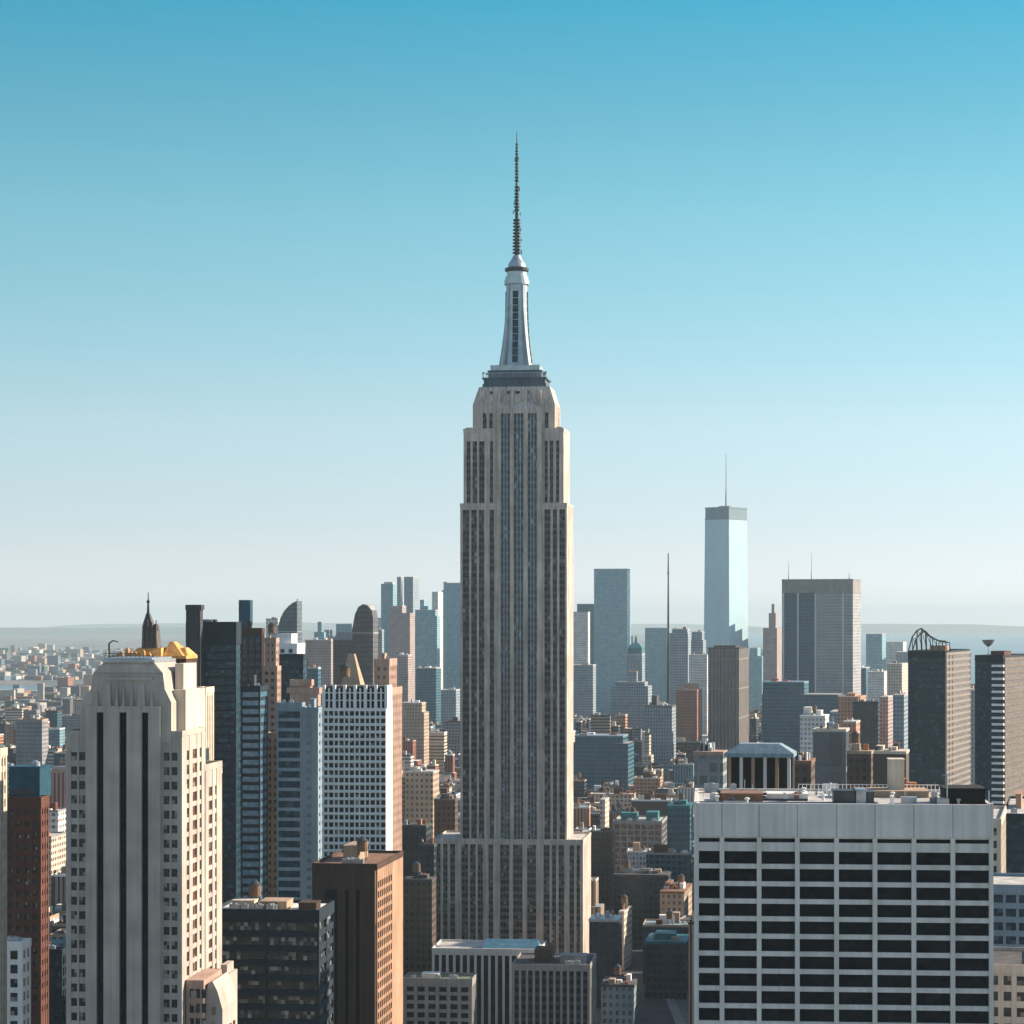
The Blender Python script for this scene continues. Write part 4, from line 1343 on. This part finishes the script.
def twin_toned():
    b = Bld("office_tower", "broad office tower, navy glass on its left and grey on its right", 782, 853, 3000, 20, x2=861, yt=580, cat='office tower', yb=760)
    w, D, X, Z = b.w, b.D, b.px, b.z
    m = MB(); m.box(0, X(816), 0, D, 0, Z(593)); m.build("glass_wing", FBD, b.root)
    m = MB(); m.box(X(816) + .01, w, -.6, D, 0, Z(593)); m.build("wall", facade("speckled_grey_facade", (.33, .33, .34), (.12, .14, .16), 2.4, 3.8, .5, .5), b.root)
    m = MB(); m.box(-.5, w + .5, -1.1, D + .5, Z(593), Z(592)); m.box(0, w, -.4, D, Z(592), Z(580.5)); m.box(-.4, w + .4, -.8, D + .4, Z(580.5), Z(579.3))
    m.build("mechanical_storey", M_grey, b.root)
    for px_ in (783.5, 798, 815.5, 843):
        m = MB(); m.box(X(px_) - .9, X(px_) + .9, -1.0, 0.2, 0, Z(593.2)); m.build("fin", M_conc, b.root)
    for px_, y in ((785, 561), (808, 552), (846, 572)):
        b.mast(X(px_), D * .4, Z(580), Z(y), .5)
    b.done()


twin_toned()
far("convention_hall", "wide low blue building with a curved roof in front of the broad twin-toned tower", 762, 838, 843, 686, 2700, 14, FBD, D=60, tiers=[(0, 1, 0, 1, 694), (0, .55, .1, .9, 682)], roof=M_bluegrey, cat='hall', yb=790)
far("stone_tower", "faded slab right of the broad twin-toned tower, in the haze", 866, 882, 886, 634, 5200, 14, FB, D=50)
far("stone_tower", "pale hazy slab behind the pale ribbed towers and left of the crane-topped tower", 886, 903, 907, 642, 5600, 14, FW, D=50)
far("stone_tower", "pale cream tower left of the crane-topped tower", 887, 902, 908, 664, 2900, 15, FL, D=30)
far("stone_tower", "slim pale ribbed tower, lit on its right, next to the orange roofed block", 880, 888, 893, 697, 2300, 15, FP, D=18)
far("stone_tower", "grey blue ribbed tower touching the crane-topped tower's left edge", 893, 904, 909, 695, 2200, 15, FG, D=18)
far("office_block", "deep navy block below the orange roofed block", 853, 878, 880, 702, 2100, 15, FN, D=26, roof=M_navyp, cat='office building')
far("brick_building", "orange roofed brick block left of the deep navy block", 838, 860, 866, 697, 2250, 14, FO, D=30, roof=M_orange, cat='building', bulk=((.3, .7, 694),))

for lab_, x0, x1, x2, y, Y_, m_, t_ in (
        ("faint wide slab behind the needle spire, in the haze", 656, 676, 679, 638, 5600, FG, None),
        ("faint pale tower between flat topped blue tower and green pyramid roof", 616, 630, 633, 636, 5200, FW, None),
        ("faint stepped slab left of the pale pointed tower", 747, 762, 765, 648, 5000, FB, [(0, 1, 0, 1, 656), (.2, .7, 0, 1, 648)]),
        ("far teal slab low beneath the broad twin-toned tower's right edge", 846, 866, 870, 668, 3900, FBD, None),
        ("far pale block low beneath the faded slab right of the twin-toned tower", 868, 884, 888, 672, 3500, FW, None),
        ("faint low grey slab in the haze left of the crane-topped tower", 896, 912, 915, 652, 5200, FG, None),
        ("dusky block between convention hall and orange roofed block", 830, 846, 850, 712, 2400, FG, None)):
    far("stone_tower", lab_, x0, x1, x2, y, Y_, 12, m_, D=40, tiers=t_)
# crane-topped dark tower
def flank(b, mat, gl, fh=3.8, sp=1.6, x=None, top=2.0, cols=None):
    """a flank clad in another material than the front, with its own window bands"""
    x = b.w if x is None else x
    f2 = MB()
    f2.box(x + .02, x + .3, .1, b.D - .1, 0, b.ztop - .4)
    rows = []
    z = b.ztop - top
    while z > b.zmin - 4:
        rows.append((z - fh + sp, z)); z -= fh
    b.fill(f2, 'r', 0, x + .85, 0, b.D, 0, b.ztop - .3, cols or [(1.2, b.D - 1.2)], rows, .5, gl, 'band')
    b.done(f2, mat, "side_wall")


G_taupe = glass("taupe_side_glass", (0.10, 0.085, 0.08), (0.17, 0.145, 0.13), (0.3, 0.25, 0.22), frac=0.15, rough=0.35, spec=0.2)
b = tower("round_topped_tower", "near-black blue tower with pale ribbed right side and a skeletal steel crown", 908, 945, 972, 652, 1500, 20,
          st('band', G_navy, pitch=40, fh=3.8, pier=.4, sp=.8, rec=.3, edge=.4, cap=3, roof=M_roofd), M_navyp, D=38, yb=800, faces='f')
flank(b, masonry('ribbed_stone', (0.25, 0.225, 0.205), .15), G_taupe, cols=[(1, 12), (13.5, 24), (25.5, b.D - 1.5)])
cr = MB()
zt = b.ztop
pts = [(-.5, 0), (2, 9), (5, 13), (8, 14.5), (11, 11), (15, 8.5), (19, 7), (23.5, 6.5)]
w_ = b.w / 23.5
for k, yy in enumerate((3.0, 16.0)):
    q = [(x * w_, yy, zt + z_ * (1 - .12 * k)) for x, z_ in pts]
    for a, c in zip(q, q[1:]): cr.tube(a, c, .42, 5)
    for a in q[1:]:
        cr.tube(a, (a[0] + .4, a[1], zt), .28, 5)
for x, z_ in pts[1:]:
    cr.tube((x * w_, 3, zt + z_), (x * w_, 16, zt + z_ * .88), .25, 5)
for (x, z_), (x2, z2) in zip(pts[1:], pts[2:]):
    cr.tube((x * w_, 3, zt + z_), (x2 * w_, 3, zt + z2 * .3), .2, 5)
cr.build("steel_crown", M_dsteel, b.root)
b.bulk(b.w * .55, b.w * .95, 8, 20, zt + .2, 3.5, M_orange)
b = tower("balcony_tower", "dark tower with stacked white balconies at the right edge", 975, 1003, 1030, 657, 1250, 24,
          st('band', G_navy, pitch=40, fh=3.3, pier=.4, sp=.5, rec=.3, edge=.4, cap=2.0, roof=M_roofb), M_navyp, D=34, yb=830, faces='f')
flank(b, M_taupe, G_taupe, fh=3.3, sp=1.5)
for i in range(34):
    zz = b.ztop - 5 - i * 3.3
    if zz < b.z(820): break
    m = MB(); m.box(b.w - 5.6, b.w + .6, -1.5, 2.0, zz, zz + .3); m.box(b.w - 5.5, b.w + .5, -1.48, -1.38, zz + .3, zz + 1.2); m.box(b.w + .4, b.w + .5, -1.38, 2.0, zz + .3, zz + 1.2)
    m.build("balcony", M_white, b.root)
b.bulk(b.w * .5, b.w * .98, 4, 20, b.ztop + .2, 2.6, M_brick)
m = MB(); X0, z0 = b.w * .38, b.ztop
m.tube((X0, 6, z0), (X0, 6, z0 + 5.5), .22); m.lathe(X0, 6, [(.3, z0 + 5.2), (2.2, z0 + 6.6), (3.4, z0 + 8.8), (3.2, z0 + 8.8), (2.0, z0 + 6.9), (.3, z0 + 5.6)], 16)
m.build("satellite_dish", M_metal, b.root)
far("stone_tower", "grey tower with faint stripes behind the balcony tower", 962, 977, 981, 690, 2000, 16, FG, D=26)
# right of the slab
tower("stone_building", "cream sunlit side wall peeping out right of the grey concrete slab", 985, 1001, 1006, 822, 700, 13, st('grid', G_dark, pitch=3, fh=3.6), M_cream, D=26, yb=890)
tower("glass_building", "dark navy glass block in the right margin beneath the balcony tower", 1003, 1040, 1050, 816, 900, 13, st('band', G_navy, pitch=30, fh=4, pier=.4, sp=.9, roof=M_roofl), M_navyp, D=30, cl=dict(mats=[M_orange], n=1, units=1))
tower("stone_building", "grey gridded low building in the bottom right corner", 985, 1030, 1040, 968, 560, 12, st('grid', G_dark, pitch=3.2, fh=3.6, pier=1.2, roof=M_roofd), M_grey, D=30)
tower("stone_building", "dim bluish gridded building right of the grey slab at mid height", 990, 1032, 1040, 888, 640, 12, st('grid', G_navy, pitch=3.2, fh=3.6, pier=.7), M_bluegrey, D=16)

# --- behind the slab's roof
b = Bld("pavilion", "blue roofed pavilion with orange columns behind the grey slab's roof", 726, 792, 760, 10, x2=797, yt=745, cat='pavilion', yb=800)
X, Z = b.px, b.z
D_ = 14
m = MB(); m.box(0, b.w, 3, D_, 0, Z(757)); m.build("wall", M_black, b.root)
m = MB(); m.box(-.6, b.w + .6, -.6, D_ + .6, Z(757), Z(753)); m.frustum((-.5, b.w + .5, -.5, D_ + .5), (4, b.w - 4, 3, D_ - 3), Z(753), Z(744)); m.build("roof", M_bluegrey, b.root)
for i in range(6):
    x = 1.0 + (b.w - 2.0) * i / 5
    m = MB(); m.box(x - .5, x + .5, .2, 1.2, 0, Z(757)); m.build("column", (M_orange, M_conc)[i % 2], b.root)
m = MB(); m.box(0, b.w, -.1, 3.2, 0, Z(796)); m.build("podium", M_tan, b.root)
far("office_building", "glazed grey block under a pink roof left of the blue roofed pavilion", 694, 723, 727, 753, 820, 11, facade("glazed_grey_facade", (.24, .26, .27), (.05, .09, .11), 3.4, 4.2, .75, .7), D=18, roof=M_pink, cat='building', yb=805)
far("brick_building", "brown block right of the blue roofed pavilion", 793, 811, 815, 762, 900, 11, FK, D=16, cat='building', yb=800, roof=M_roofb)
far("glass_building", "slate block with white corner posts behind the slab's roof", 813, 846, 849, 730, 1150, 12, facade("slate_panel_facade", (.13, .15, .17), (.06, .08, .1), 6.5, 24, .85, .9), D=18, roof=M_cream, cat='building', yb=800, masts=((.55, 716, .3),))
far("brick_building", "umber block with cluttered roof behind the slab's railing", 847, 871, 873, 752, 1020, 13, FK, D=20, cat='building', yb=800, roof=M_tan, bulk=((.2, .5, 745),))
far("brick_building", "blackish brown flat block left of the crane-topped tower's foot", 872, 906, 909, 752, 1100, 13, facade("bare_umber_wall", (.075, .055, .045), (.03, .02, .02), 9, 9, .1, .1), D=20, cat='building', yb=800, roof=M_cream, bulk=((.1, .3, 747), (.5, .7, 748)))
far("brick_building", "orange and tan corner block in front of deep navy block", 843, 856, 860, 722, 1700, 14, FO, D=20, cat='building', yb=790)
far("stone_building", "pale cluttered white block above the slate block's posts", 800, 825, 829, 716, 1900, 13, FW, D=24, cat='building', yb=790, roof=M_roofw, bulk=((.1, .4, 708), (.6, .8, 711)))

# --- the canyon right of the great tower
far("brick_building", "blue-grey stepped block with tan crown and small cupola right of the great skyscraper", 611, 648, 652, 683, 3100, 10, FG, D=40, cat='building', tiers=[(0, 1, 0, 1, 686), (.1, .9, .1, .9, 682), (.4, .65, .4, .65, 672)], yb=790, roof=M_orange)
far("brick_building", "rust red block with round corner turret in the distance", 676, 697, 702, 690, 2900, 11, FR, D=36, cat='building', roof=M_orange, bulk=((.3, .9, 684),), yb=790)
far("brick_building", "dull slate block between the cupola block and rust red block", 645, 672, 676, 706, 2700, 10, FG, D=36, cat='building', yb=790, roof=M_roofd, bulk=((.2, .4, 696),))
far("concert_hall", "wide dark teal building with a flat curved roof right of the great skyscraper", 572, 628, 634, 736, 2300, 10, FBD, D=70, cat='hall', roof=M_bluegrey, tiers=[(0, 1, 0, 1, 743), (.04, .9, .1, .9, 736)], yb=820)
tower("office_building", "pale gridded office block with yellowish panels in the street canyon", 613, 662, 667, 822, 1600, 8,
      st('grid', G_brown, pitch=4.6, fh=3.9, pier=.9, sp=1.0, roof=M_roofl, rec=.6, cap=1.0), M_grey, D=30, yb=880, cl=dict(mats=[M_tan, M_copper], n=2, units=3, tank=1))
far("office_building", "navy block standing in front of the yellowish gridded office block", 614, 668, 671, 875, 1420, 8, FN, D=40, cat='office building', yb=1000, roof=M_roofd, bulk=((.5, .8, 872),))
far("glass_building", "dark teal roofed block low in the street canyon", 645, 686, 690, 942, 1230, 8, FN, D=36, cat='building', yb=1060, roof=M_copper, bulk=((.2, .7, 936),))
far("brick_building", "narrow black building beside the great skyscraper's lower right corner", 590, 612, 615, 832, 1500, 8, FK, D=24, cat='building', yb=960, roof=M_roofd)
far("stone_building", "thin cream slab lit by the sun deep in the street canyon", 619, 624, 632, 912, 1330, 12, FL, D=24, cat='building', yb=1000)
far("stone_building", "sunlit brown brick building beside the grey concrete slab's left edge", 660, 684, 692, 892, 1350, 10, FT, D=26, cat='building', yb=960, roof=M_roofb, bulk=((.1, .3, 886),))
far("office_building", "tall navy block with white window marks left of the grey slab", 667, 690, 693, 806, 1650, 8, FBD, D=30, cat='office building', yb=900, roof=M_copper, bulk=((.4, .8, 802),))
far("brick_building", "dark flat roofed building with pale roof edge low right of the great skyscraper", 589, 619, 622, 920, 1200, 7, FN, D=24, cat='building', yb=1060, roof=M_metal)
far("stone_building", "grey arched building at the bottom of the street canyon", 601, 634, 638, 985, 1150, 7, FG, D=26, cat='building', yb=1060, roof=M_roofd)
far("stone_building", "cream chimney-like sliver of wall standing left of the yellowish gridded office block", 600, 605, 609, 800, 1750, 10, FL, D=16, cat='building', yb=860)

# --- in front of the great tower
tower("office_building", "grey building with a blue roof light at the foot of the great skyscraper", 432, 540, 546, 950, 1150, 6,
      st('strip', G_black, pitch=3.3, fh=3.8, pier=1.2, roof=M_roofl, cap=1.2, spand=M_black), M_conc, D=26, tiers=[(0, 1, 0, 1, 950)])
tower("office_building", "grey colonnaded block with a green terrace left of the blue roof light", 403, 472, 477, 980, 1080, 6,
      st('strip', G_black, pitch=4.6, fh=3.8, pier=1.6, roof=facade("green_terrace_roof", (.10, .13, .07), (.1, .1, .1), roof=(.16, .19, .10)), cap=1.8), M_grey, D=28, cl=dict(mats=[M_roofw], n=1, units=3, hh=(1, 2)))
tower("stone_building", "dark grey stone building right of the blue roof light", 512, 590, 596, 966, 1100, 6,
      st('strip', G_black, pitch=3.1, fh=3.8, pier=1.1, roof=M_roofd, cap=1.0, spand=M_dgrey), M_grey, D=24, cl=dict(mats=[M_grey, M_brown], n=2, units=3, tank=1))
b = Bld("roof_light", "long blue glazed roof light on the grey building at the great skyscraper's foot", 480, 540, 1146, 6, D=18, yt=950, cat='roof light')
z0 = H - (950 - EY) * 1150 / F + .2
m = MB(); m.prism_y([(.5, z0), (b.w - 1, z0), (b.w - 1, z0 + .8), (.5, z0 + .8)], 3, 20); m.build("curb", M_conc, b.root)
m = MB(); m.frustum((.8, b.w - 1.3, 3.3, 19.7), (1.5, b.w - 2, 11, 12), z0 + .8, z0 + 4.2); m.build("glazing", G_blue, b.root)


# ------------------------------------------------------------------ the low city between and beyond the towers
def profile(px):
    """highest photo row that low buildings may reach"""
    pts = [(-200, 700), (60, 706), (90, 690), (230, 690), (300, 690), (400, 722), (460, 722), (570, 716), (640, 712), (700, 716), (760, 712), (840, 708), (900, 704), (980, 688), (1200, 680)]
    for (a, ya), (c, yc) in zip(pts, pts[1:]):
        if px <= c:
            return ya + (yc - ya) * (px - a) / (c - a)
    return 690


PAL = [("tan", FT, 5), ("brick red", FR, 4), ("terracotta", FO, 2), ("rosy", FP, 4), ("grey", FG, 5), ("white", FW, 3), ("cream", FL, 4), ("dark brown", FK, 4), ("navy", FN, 3), ("deep blue", FBD, 3), ("pale blue", FB, 2)]
VAR = {}
COLS = {"tan": (.40, .30, .22), "brick red": (.27, .11, .075), "terracotta": (.46, .23, .14), "rosy": (.38, .26, .22), "grey": (.25, .25, .26), "white": (.62, .60, .57), "cream": (.54, .46, .37),
        "dark brown": (.09, .06, .045), "navy": (.025, .045, .06), "deep blue": (.03, .085, .12), "pale blue": (.15, .26, .31)}
for nm_, c_ in COLS.items():
    for i, (a_, b_, u_, v_) in enumerate(((2.2, 3.3, .45, .5), (3.4, 3.5, .62, .5), (2.6, 60, .4, .985), (50, 3.5, .985, .42))):
        VAR.setdefault(nm_, []).append(facade(nm_.replace(" ", "_") + ("_small_windows", "_wide_windows", "_ribbed", "_banded")[i], c_, scl(c_, .16) if i else (.04, .045, .05), a_, b_, u_, v_, blind=.18))
PW = [p for p in PAL for _ in range(p[2])]
RP = [("dark", M_roofd, 3), ("pale", M_roofl, 4), ("white", M_roofw, 2), ("brown", M_roofb, 1), ("blue-grey", M_bluegrey, 1)]
RW = [p for p in RP for _ in range(p[2])]
rng = random.Random(11)
cand = []
Yr = 1130.0
row = 0
while Yr < 3700:
    xx = -Yr * .34 + rng.uniform(0, 30)
    while xx < Yr * .34:
        w_ = (rng.uniform(11, 31) if Yr < 1800 else rng.uniform(9, 24)) if rng.random() < .85 else rng.uniform(28, 46)
        d_ = rng.uniform(14, 30)
        Yc = Yr + rng.uniform(-6, 6)
        px_ = 512 + (xx + w_ / 2) / Yc * F
        cap_ = H - (profile(px_) - EY) * Yc / F - rng.uniform(0, 8)
        if px_ > 400 and Yc < 2700:
            cap_ = min(cap_, H - (722 + (2700 - Yc) / 1350 * 135 - EY) * Yc / F - rng.uniform(0, 16))
        if Yc < 1345:
            cap_ = min(cap_, H - ((955 if 425 < px_ < 612 else 915) - EY) * Yc / F - rng.uniform(0, 10))
        h_ = min(cap_, (14 if Yc > 1500 else 30) + rng.lognormvariate(2.75, .75))
        if h_ > 8 and not any(xx < f[1] and xx + w_ > f[0] and Yc < f[3] and Yc + d_ > f[2] for f in FOOT):
            cand.append((Yc, xx, w_, d_, h_, rng.random()))
        xx += w_ + rng.choice((.8, .8, 1.5, 2.5, 12))
    Yr += rng.choice((36, 40, 52))
    row += 1

cover = np.zeros((1024, 1024), bool)
ev = sorted([(r[0], 0, r) for r in RECTS] + [(c[0], 1, c) for c in cand], key=lambda e: (e[0], e[1]))
seen = []
for Yc, k, e in ev:
    if k == 0:
        x0, x1, y0, y1 = e[1], e[2], e[3], 1024
    else:
        x0, x1 = 512 + e[1] / Yc * F, 512 + (e[1] + e[2] + e[3] * .1) / Yc * F
        y0, y1 = EY + (H - e[4]) / (Yc + e[3]) * F, EY + H / Yc * F
    x0, x1, y0, y1 = [int(max(0, min(1024, v))) for v in (x0, x1, y0, y1)]
    if x1 <= x0 or y1 <= y0:
        if k: seen.append((0, e))
        continue
    sub = cover[y0:y1, x0:x1]
    if k:
        seen.append((int((~sub).sum()), e))
    sub[:] = True
vis = sorted([q for q in seen if q[0] >= 14], key=lambda q: -q[0])
keep, rest = vis[:285], [q[1] for q in vis[235:]] + [q[1] for q in seen if q[0] < 14]

ZONES = [(66, "left of the pale stone tower"), (235, "behind the pale stone tower"), (330, "behind the sail-topped tower's group"), (400, "behind the white gridded slab"),
         (512, "left of the great skyscraper"), (640, "right of the great skyscraper"), (700, "before the needle spire"), (765, "before the sky-blue skyscraper"),
         (850, "before the twin-toned tower"), (915, "left of the crane-topped tower"), (1300, "beside the balcony tower")]
ORD = ["first", "second", "third", "fourth", "fifth", "sixth", "seventh", "eighth", "ninth", "tenth"]
low = []
for area, (Yc, xx, w_, d_, h_, q) in keep:
    px_ = 512 + (xx + w_ / 2) / Yc * F
    col_, mat_, _ = rng.choice(PW)
    if 555 < px_ < 720 and rng.random() < .55:
        col_ = rng.choice(('deep blue', 'navy', 'terracotta', 'deep blue', 'white', 'brick red', 'cream'))
    mat_ = rng.choice(VAR[col_])
    if rng.random() < .3: rn_, rm_, _ = RP[1]
    rn_, rm_, _ = rng.choice(RW)
    tank_ = Yc < 2400 and rng.random() < .3
    zone = next(z for m_, z in ZONES if px_ < m_)
    size = "low" if h_ < 26 else "mid-height" if h_ < 48 else "tall"
    dist = "near" if Yc < 1800 else "farther" if Yc < 2600 else "distant"
    roofw = "water tank" if tank_ else rn_ + " roof"
    low.append([f"{dist} {size} {col_} block with {roofw} {zone}", px_, (Yc, xx, w_, d_, h_, q), mat_, rm_, tank_])
byl = {}
for e in low:
    byl.setdefault(e[0], []).append(e)
for k, es in byl.items():
    if len(es) > 1:
        es.sort(key=lambda e: e[1])
        for i, e in enumerate(es):
            e[0] = f"{k}, {ORD[min(i, 9)]} from left"
for lab, px_, (Yc, xx, w_, d_, h_, q), mat_, rm_, tank_ in low:
    o = bpy.data.objects.new("city_block", None)
    COL.objects.link(o)
    th_ = R(7 + (q - .5) * 8 + (8 if px_ > 690 else 0))
    o.location = (xx, Yc, 0); o.rotation_euler = (0, 0, -th_)
    o['label'] = lab; o['category'] = 'building'; o['group'] = 'low city buildings between the towers'
    m = MB()
    two = q > .6 and h_ > 20
    h1 = h_ * rng.uniform(.55, .85) if two else h_
    m.box(0, w_, 0, d_, 0, h1)
    a0, a1, b0, b1 = 0, w_, 0, d_
    if two:
        a0, a1, b0, b1 = w_ * rng.uniform(.05, .3), w_ * rng.uniform(.7, .95), d_ * .2, d_ * .95
        m.box(a0, a1, b0, b1, h1 - .3, h_)
    m.build("wall", mat_, o)
    rf = MB()
    rf.box(a0 + .4, a1 - .4, b0 + .4, b1 - .4, h_ - .3, h_ + .2)
    if two:
        rf.box(.4, a0 - .1, .4, d_ - .4, h1 - .2, h1 + .15); rf.box(a1 + .1, w_ - .4, .4, d_ - .4, h1 - .2, h1 + .15); rf.box(a0 - .1, a1 + .1, .4, b0 - .1, h1 - .2, h1 + .15)
    rf.build("roof", rm_, o)
    pp = MB()
    for e in ((a0 - .05, a1 + .05, b0 - .05, b0 + .4), (a0 - .05, a1 + .05, b1 - .4, b1 + .05), (a0 - .05, a0 + .4, b0 + .4, b1 - .4), (a1 - .4, a1 + .05, b0 + .4, b1 - .4)):
        pp.box(*e, h_ - .2, h_ + 1.0)
    pp.build("parapet", rng.choice((M_grey, M_tan, M_cream, M_brown, M_white)), o)
    for i in range(rng.choice((1, 1, 2, 3))):
        bw, bd, bh = (a1 - a0) * rng.uniform(.12, .32), (b1 - b0) * rng.uniform(.15, .35), rng.uniform(2.2, 6)
        bx, by = a0 + (a1 - a0) * rng.uniform(.08, .6), b0 + (b1 - b0) * rng.uniform(.15, .6)
        m = MB(); m.box(bx, bx + bw, by, by + bd, h_ + .1, h_ + bh); m.build("bulkhead", rng.choice((M_tan, M_grey, M_brown, M_metal, M_cream, M_white, M_brick)), o)
    for i in range(rng.choice((2, 3, 4, 5))):
        bx, by = a0 + (a1 - a0) * rng.uniform(.06, .85), b0 + (b1 - b0) * rng.uniform(.06, .8)
        m = MB(); m.box(bx, bx + rng.uniform(1.2, 3.4), by, by + rng.uniform(1.2, 2.6), h_ + .15, h_ + rng.uniform(1.1, 2.9)); m.build("air_handler", rng.choice((M_metal, M_white, M_rust, M_roofw, M_dsteel, M_orange, M_teal)), o)
    if h_ < 34 and w_ > 17 and not two and q < .3:
        m = MB(); n_ = 10
        m.prism_y([(.6 + (w_ - 1.2) * (1 - math.cos(math.pi * i / n_)) / 2, h_ + .1 + w_ * .13 * math.sin(math.pi * i / n_)) for i in range(n_, -1, -1)], d_ * .12, d_ * .92)
        m.build("barrel_roof", rng.choice((M_roofl, M_cream, M_metal, M_roofw)), o)
    if tank_:
        x, y, z, r = (a0 + a1) * .5, b0 + (b1 - b0) * .3, h_, 1.9
        water_tank(x, y, z, o, r)

# the far mass of low houses that runs on to the haze
fm, fn_, fp = new_mat("far_house")
ge = nd(fn_, "ShaderNodeNewGeometry")
fcol = ramp(fn_, ge.outputs["Random Per Island"], [(0.0, (.10, .10, .11)), (.14, (.26, .12, .085)), (.28, (.34, .26, .19)), (.42, (.22, .22, .23)), (.56, (.36, .33, .29)), (.68, (.48, .47, .45)), (.76, (.09, .15, .19)), (.88, (.045, .085, .065))], 'CONSTANT')
fn_.links.new(fcol, fp.inputs["Base Color"]); fp.inputs["Roughness"].default_value = .9
mass = MB()
for (Yc, xx, w_, d_, h_, q) in rest:
    mass.box(xx, xx + w_, Yc, Yc + d_, -.5, h_)
for i in range(20000):
    Yc = 3500 * (14500 / 3500) ** rng.random()
    xx = rng.uniform(-.27, .27) * Yc
    px_ = 512 + xx / Yc * F
    if (px_ > 790 and Yc > 6300) or (Yc > 6200 and Yc < 7700 and px_ < 500):
        continue
    if any(xx < f[1] and xx + 40 > f[0] and Yc < f[3] and Yc + 40 > f[2] for f in FOOT):
        continue
    k = 1 + (Yc - 3500) / 9000
    w_, d_ = rng.uniform(10, 30) * k, rng.uniform(10, 30) * k
    h_ = min(6 + rng.lognormvariate(1.9, .75), 55)
    a = rng.uniform(-.35, .1)
    c_, s_ = math.cos(a), math.sin(a)
    p_ = [(xx + c_ * u - s_ * v, Yc + s_ * u + c_ * v) for u, v in ((0, 0), (w_, 0), (w_, d_), (0, d_))]
    mass.prism_z(p_, -.5, h_)
structure(mass.build("distant_houses", fm), 'stuff')
print("low city:", len(cand), "candidates,", len(vis), "seen,", len(rest), "in the mass; max label words", max(len(e[0].split()) for e in low))
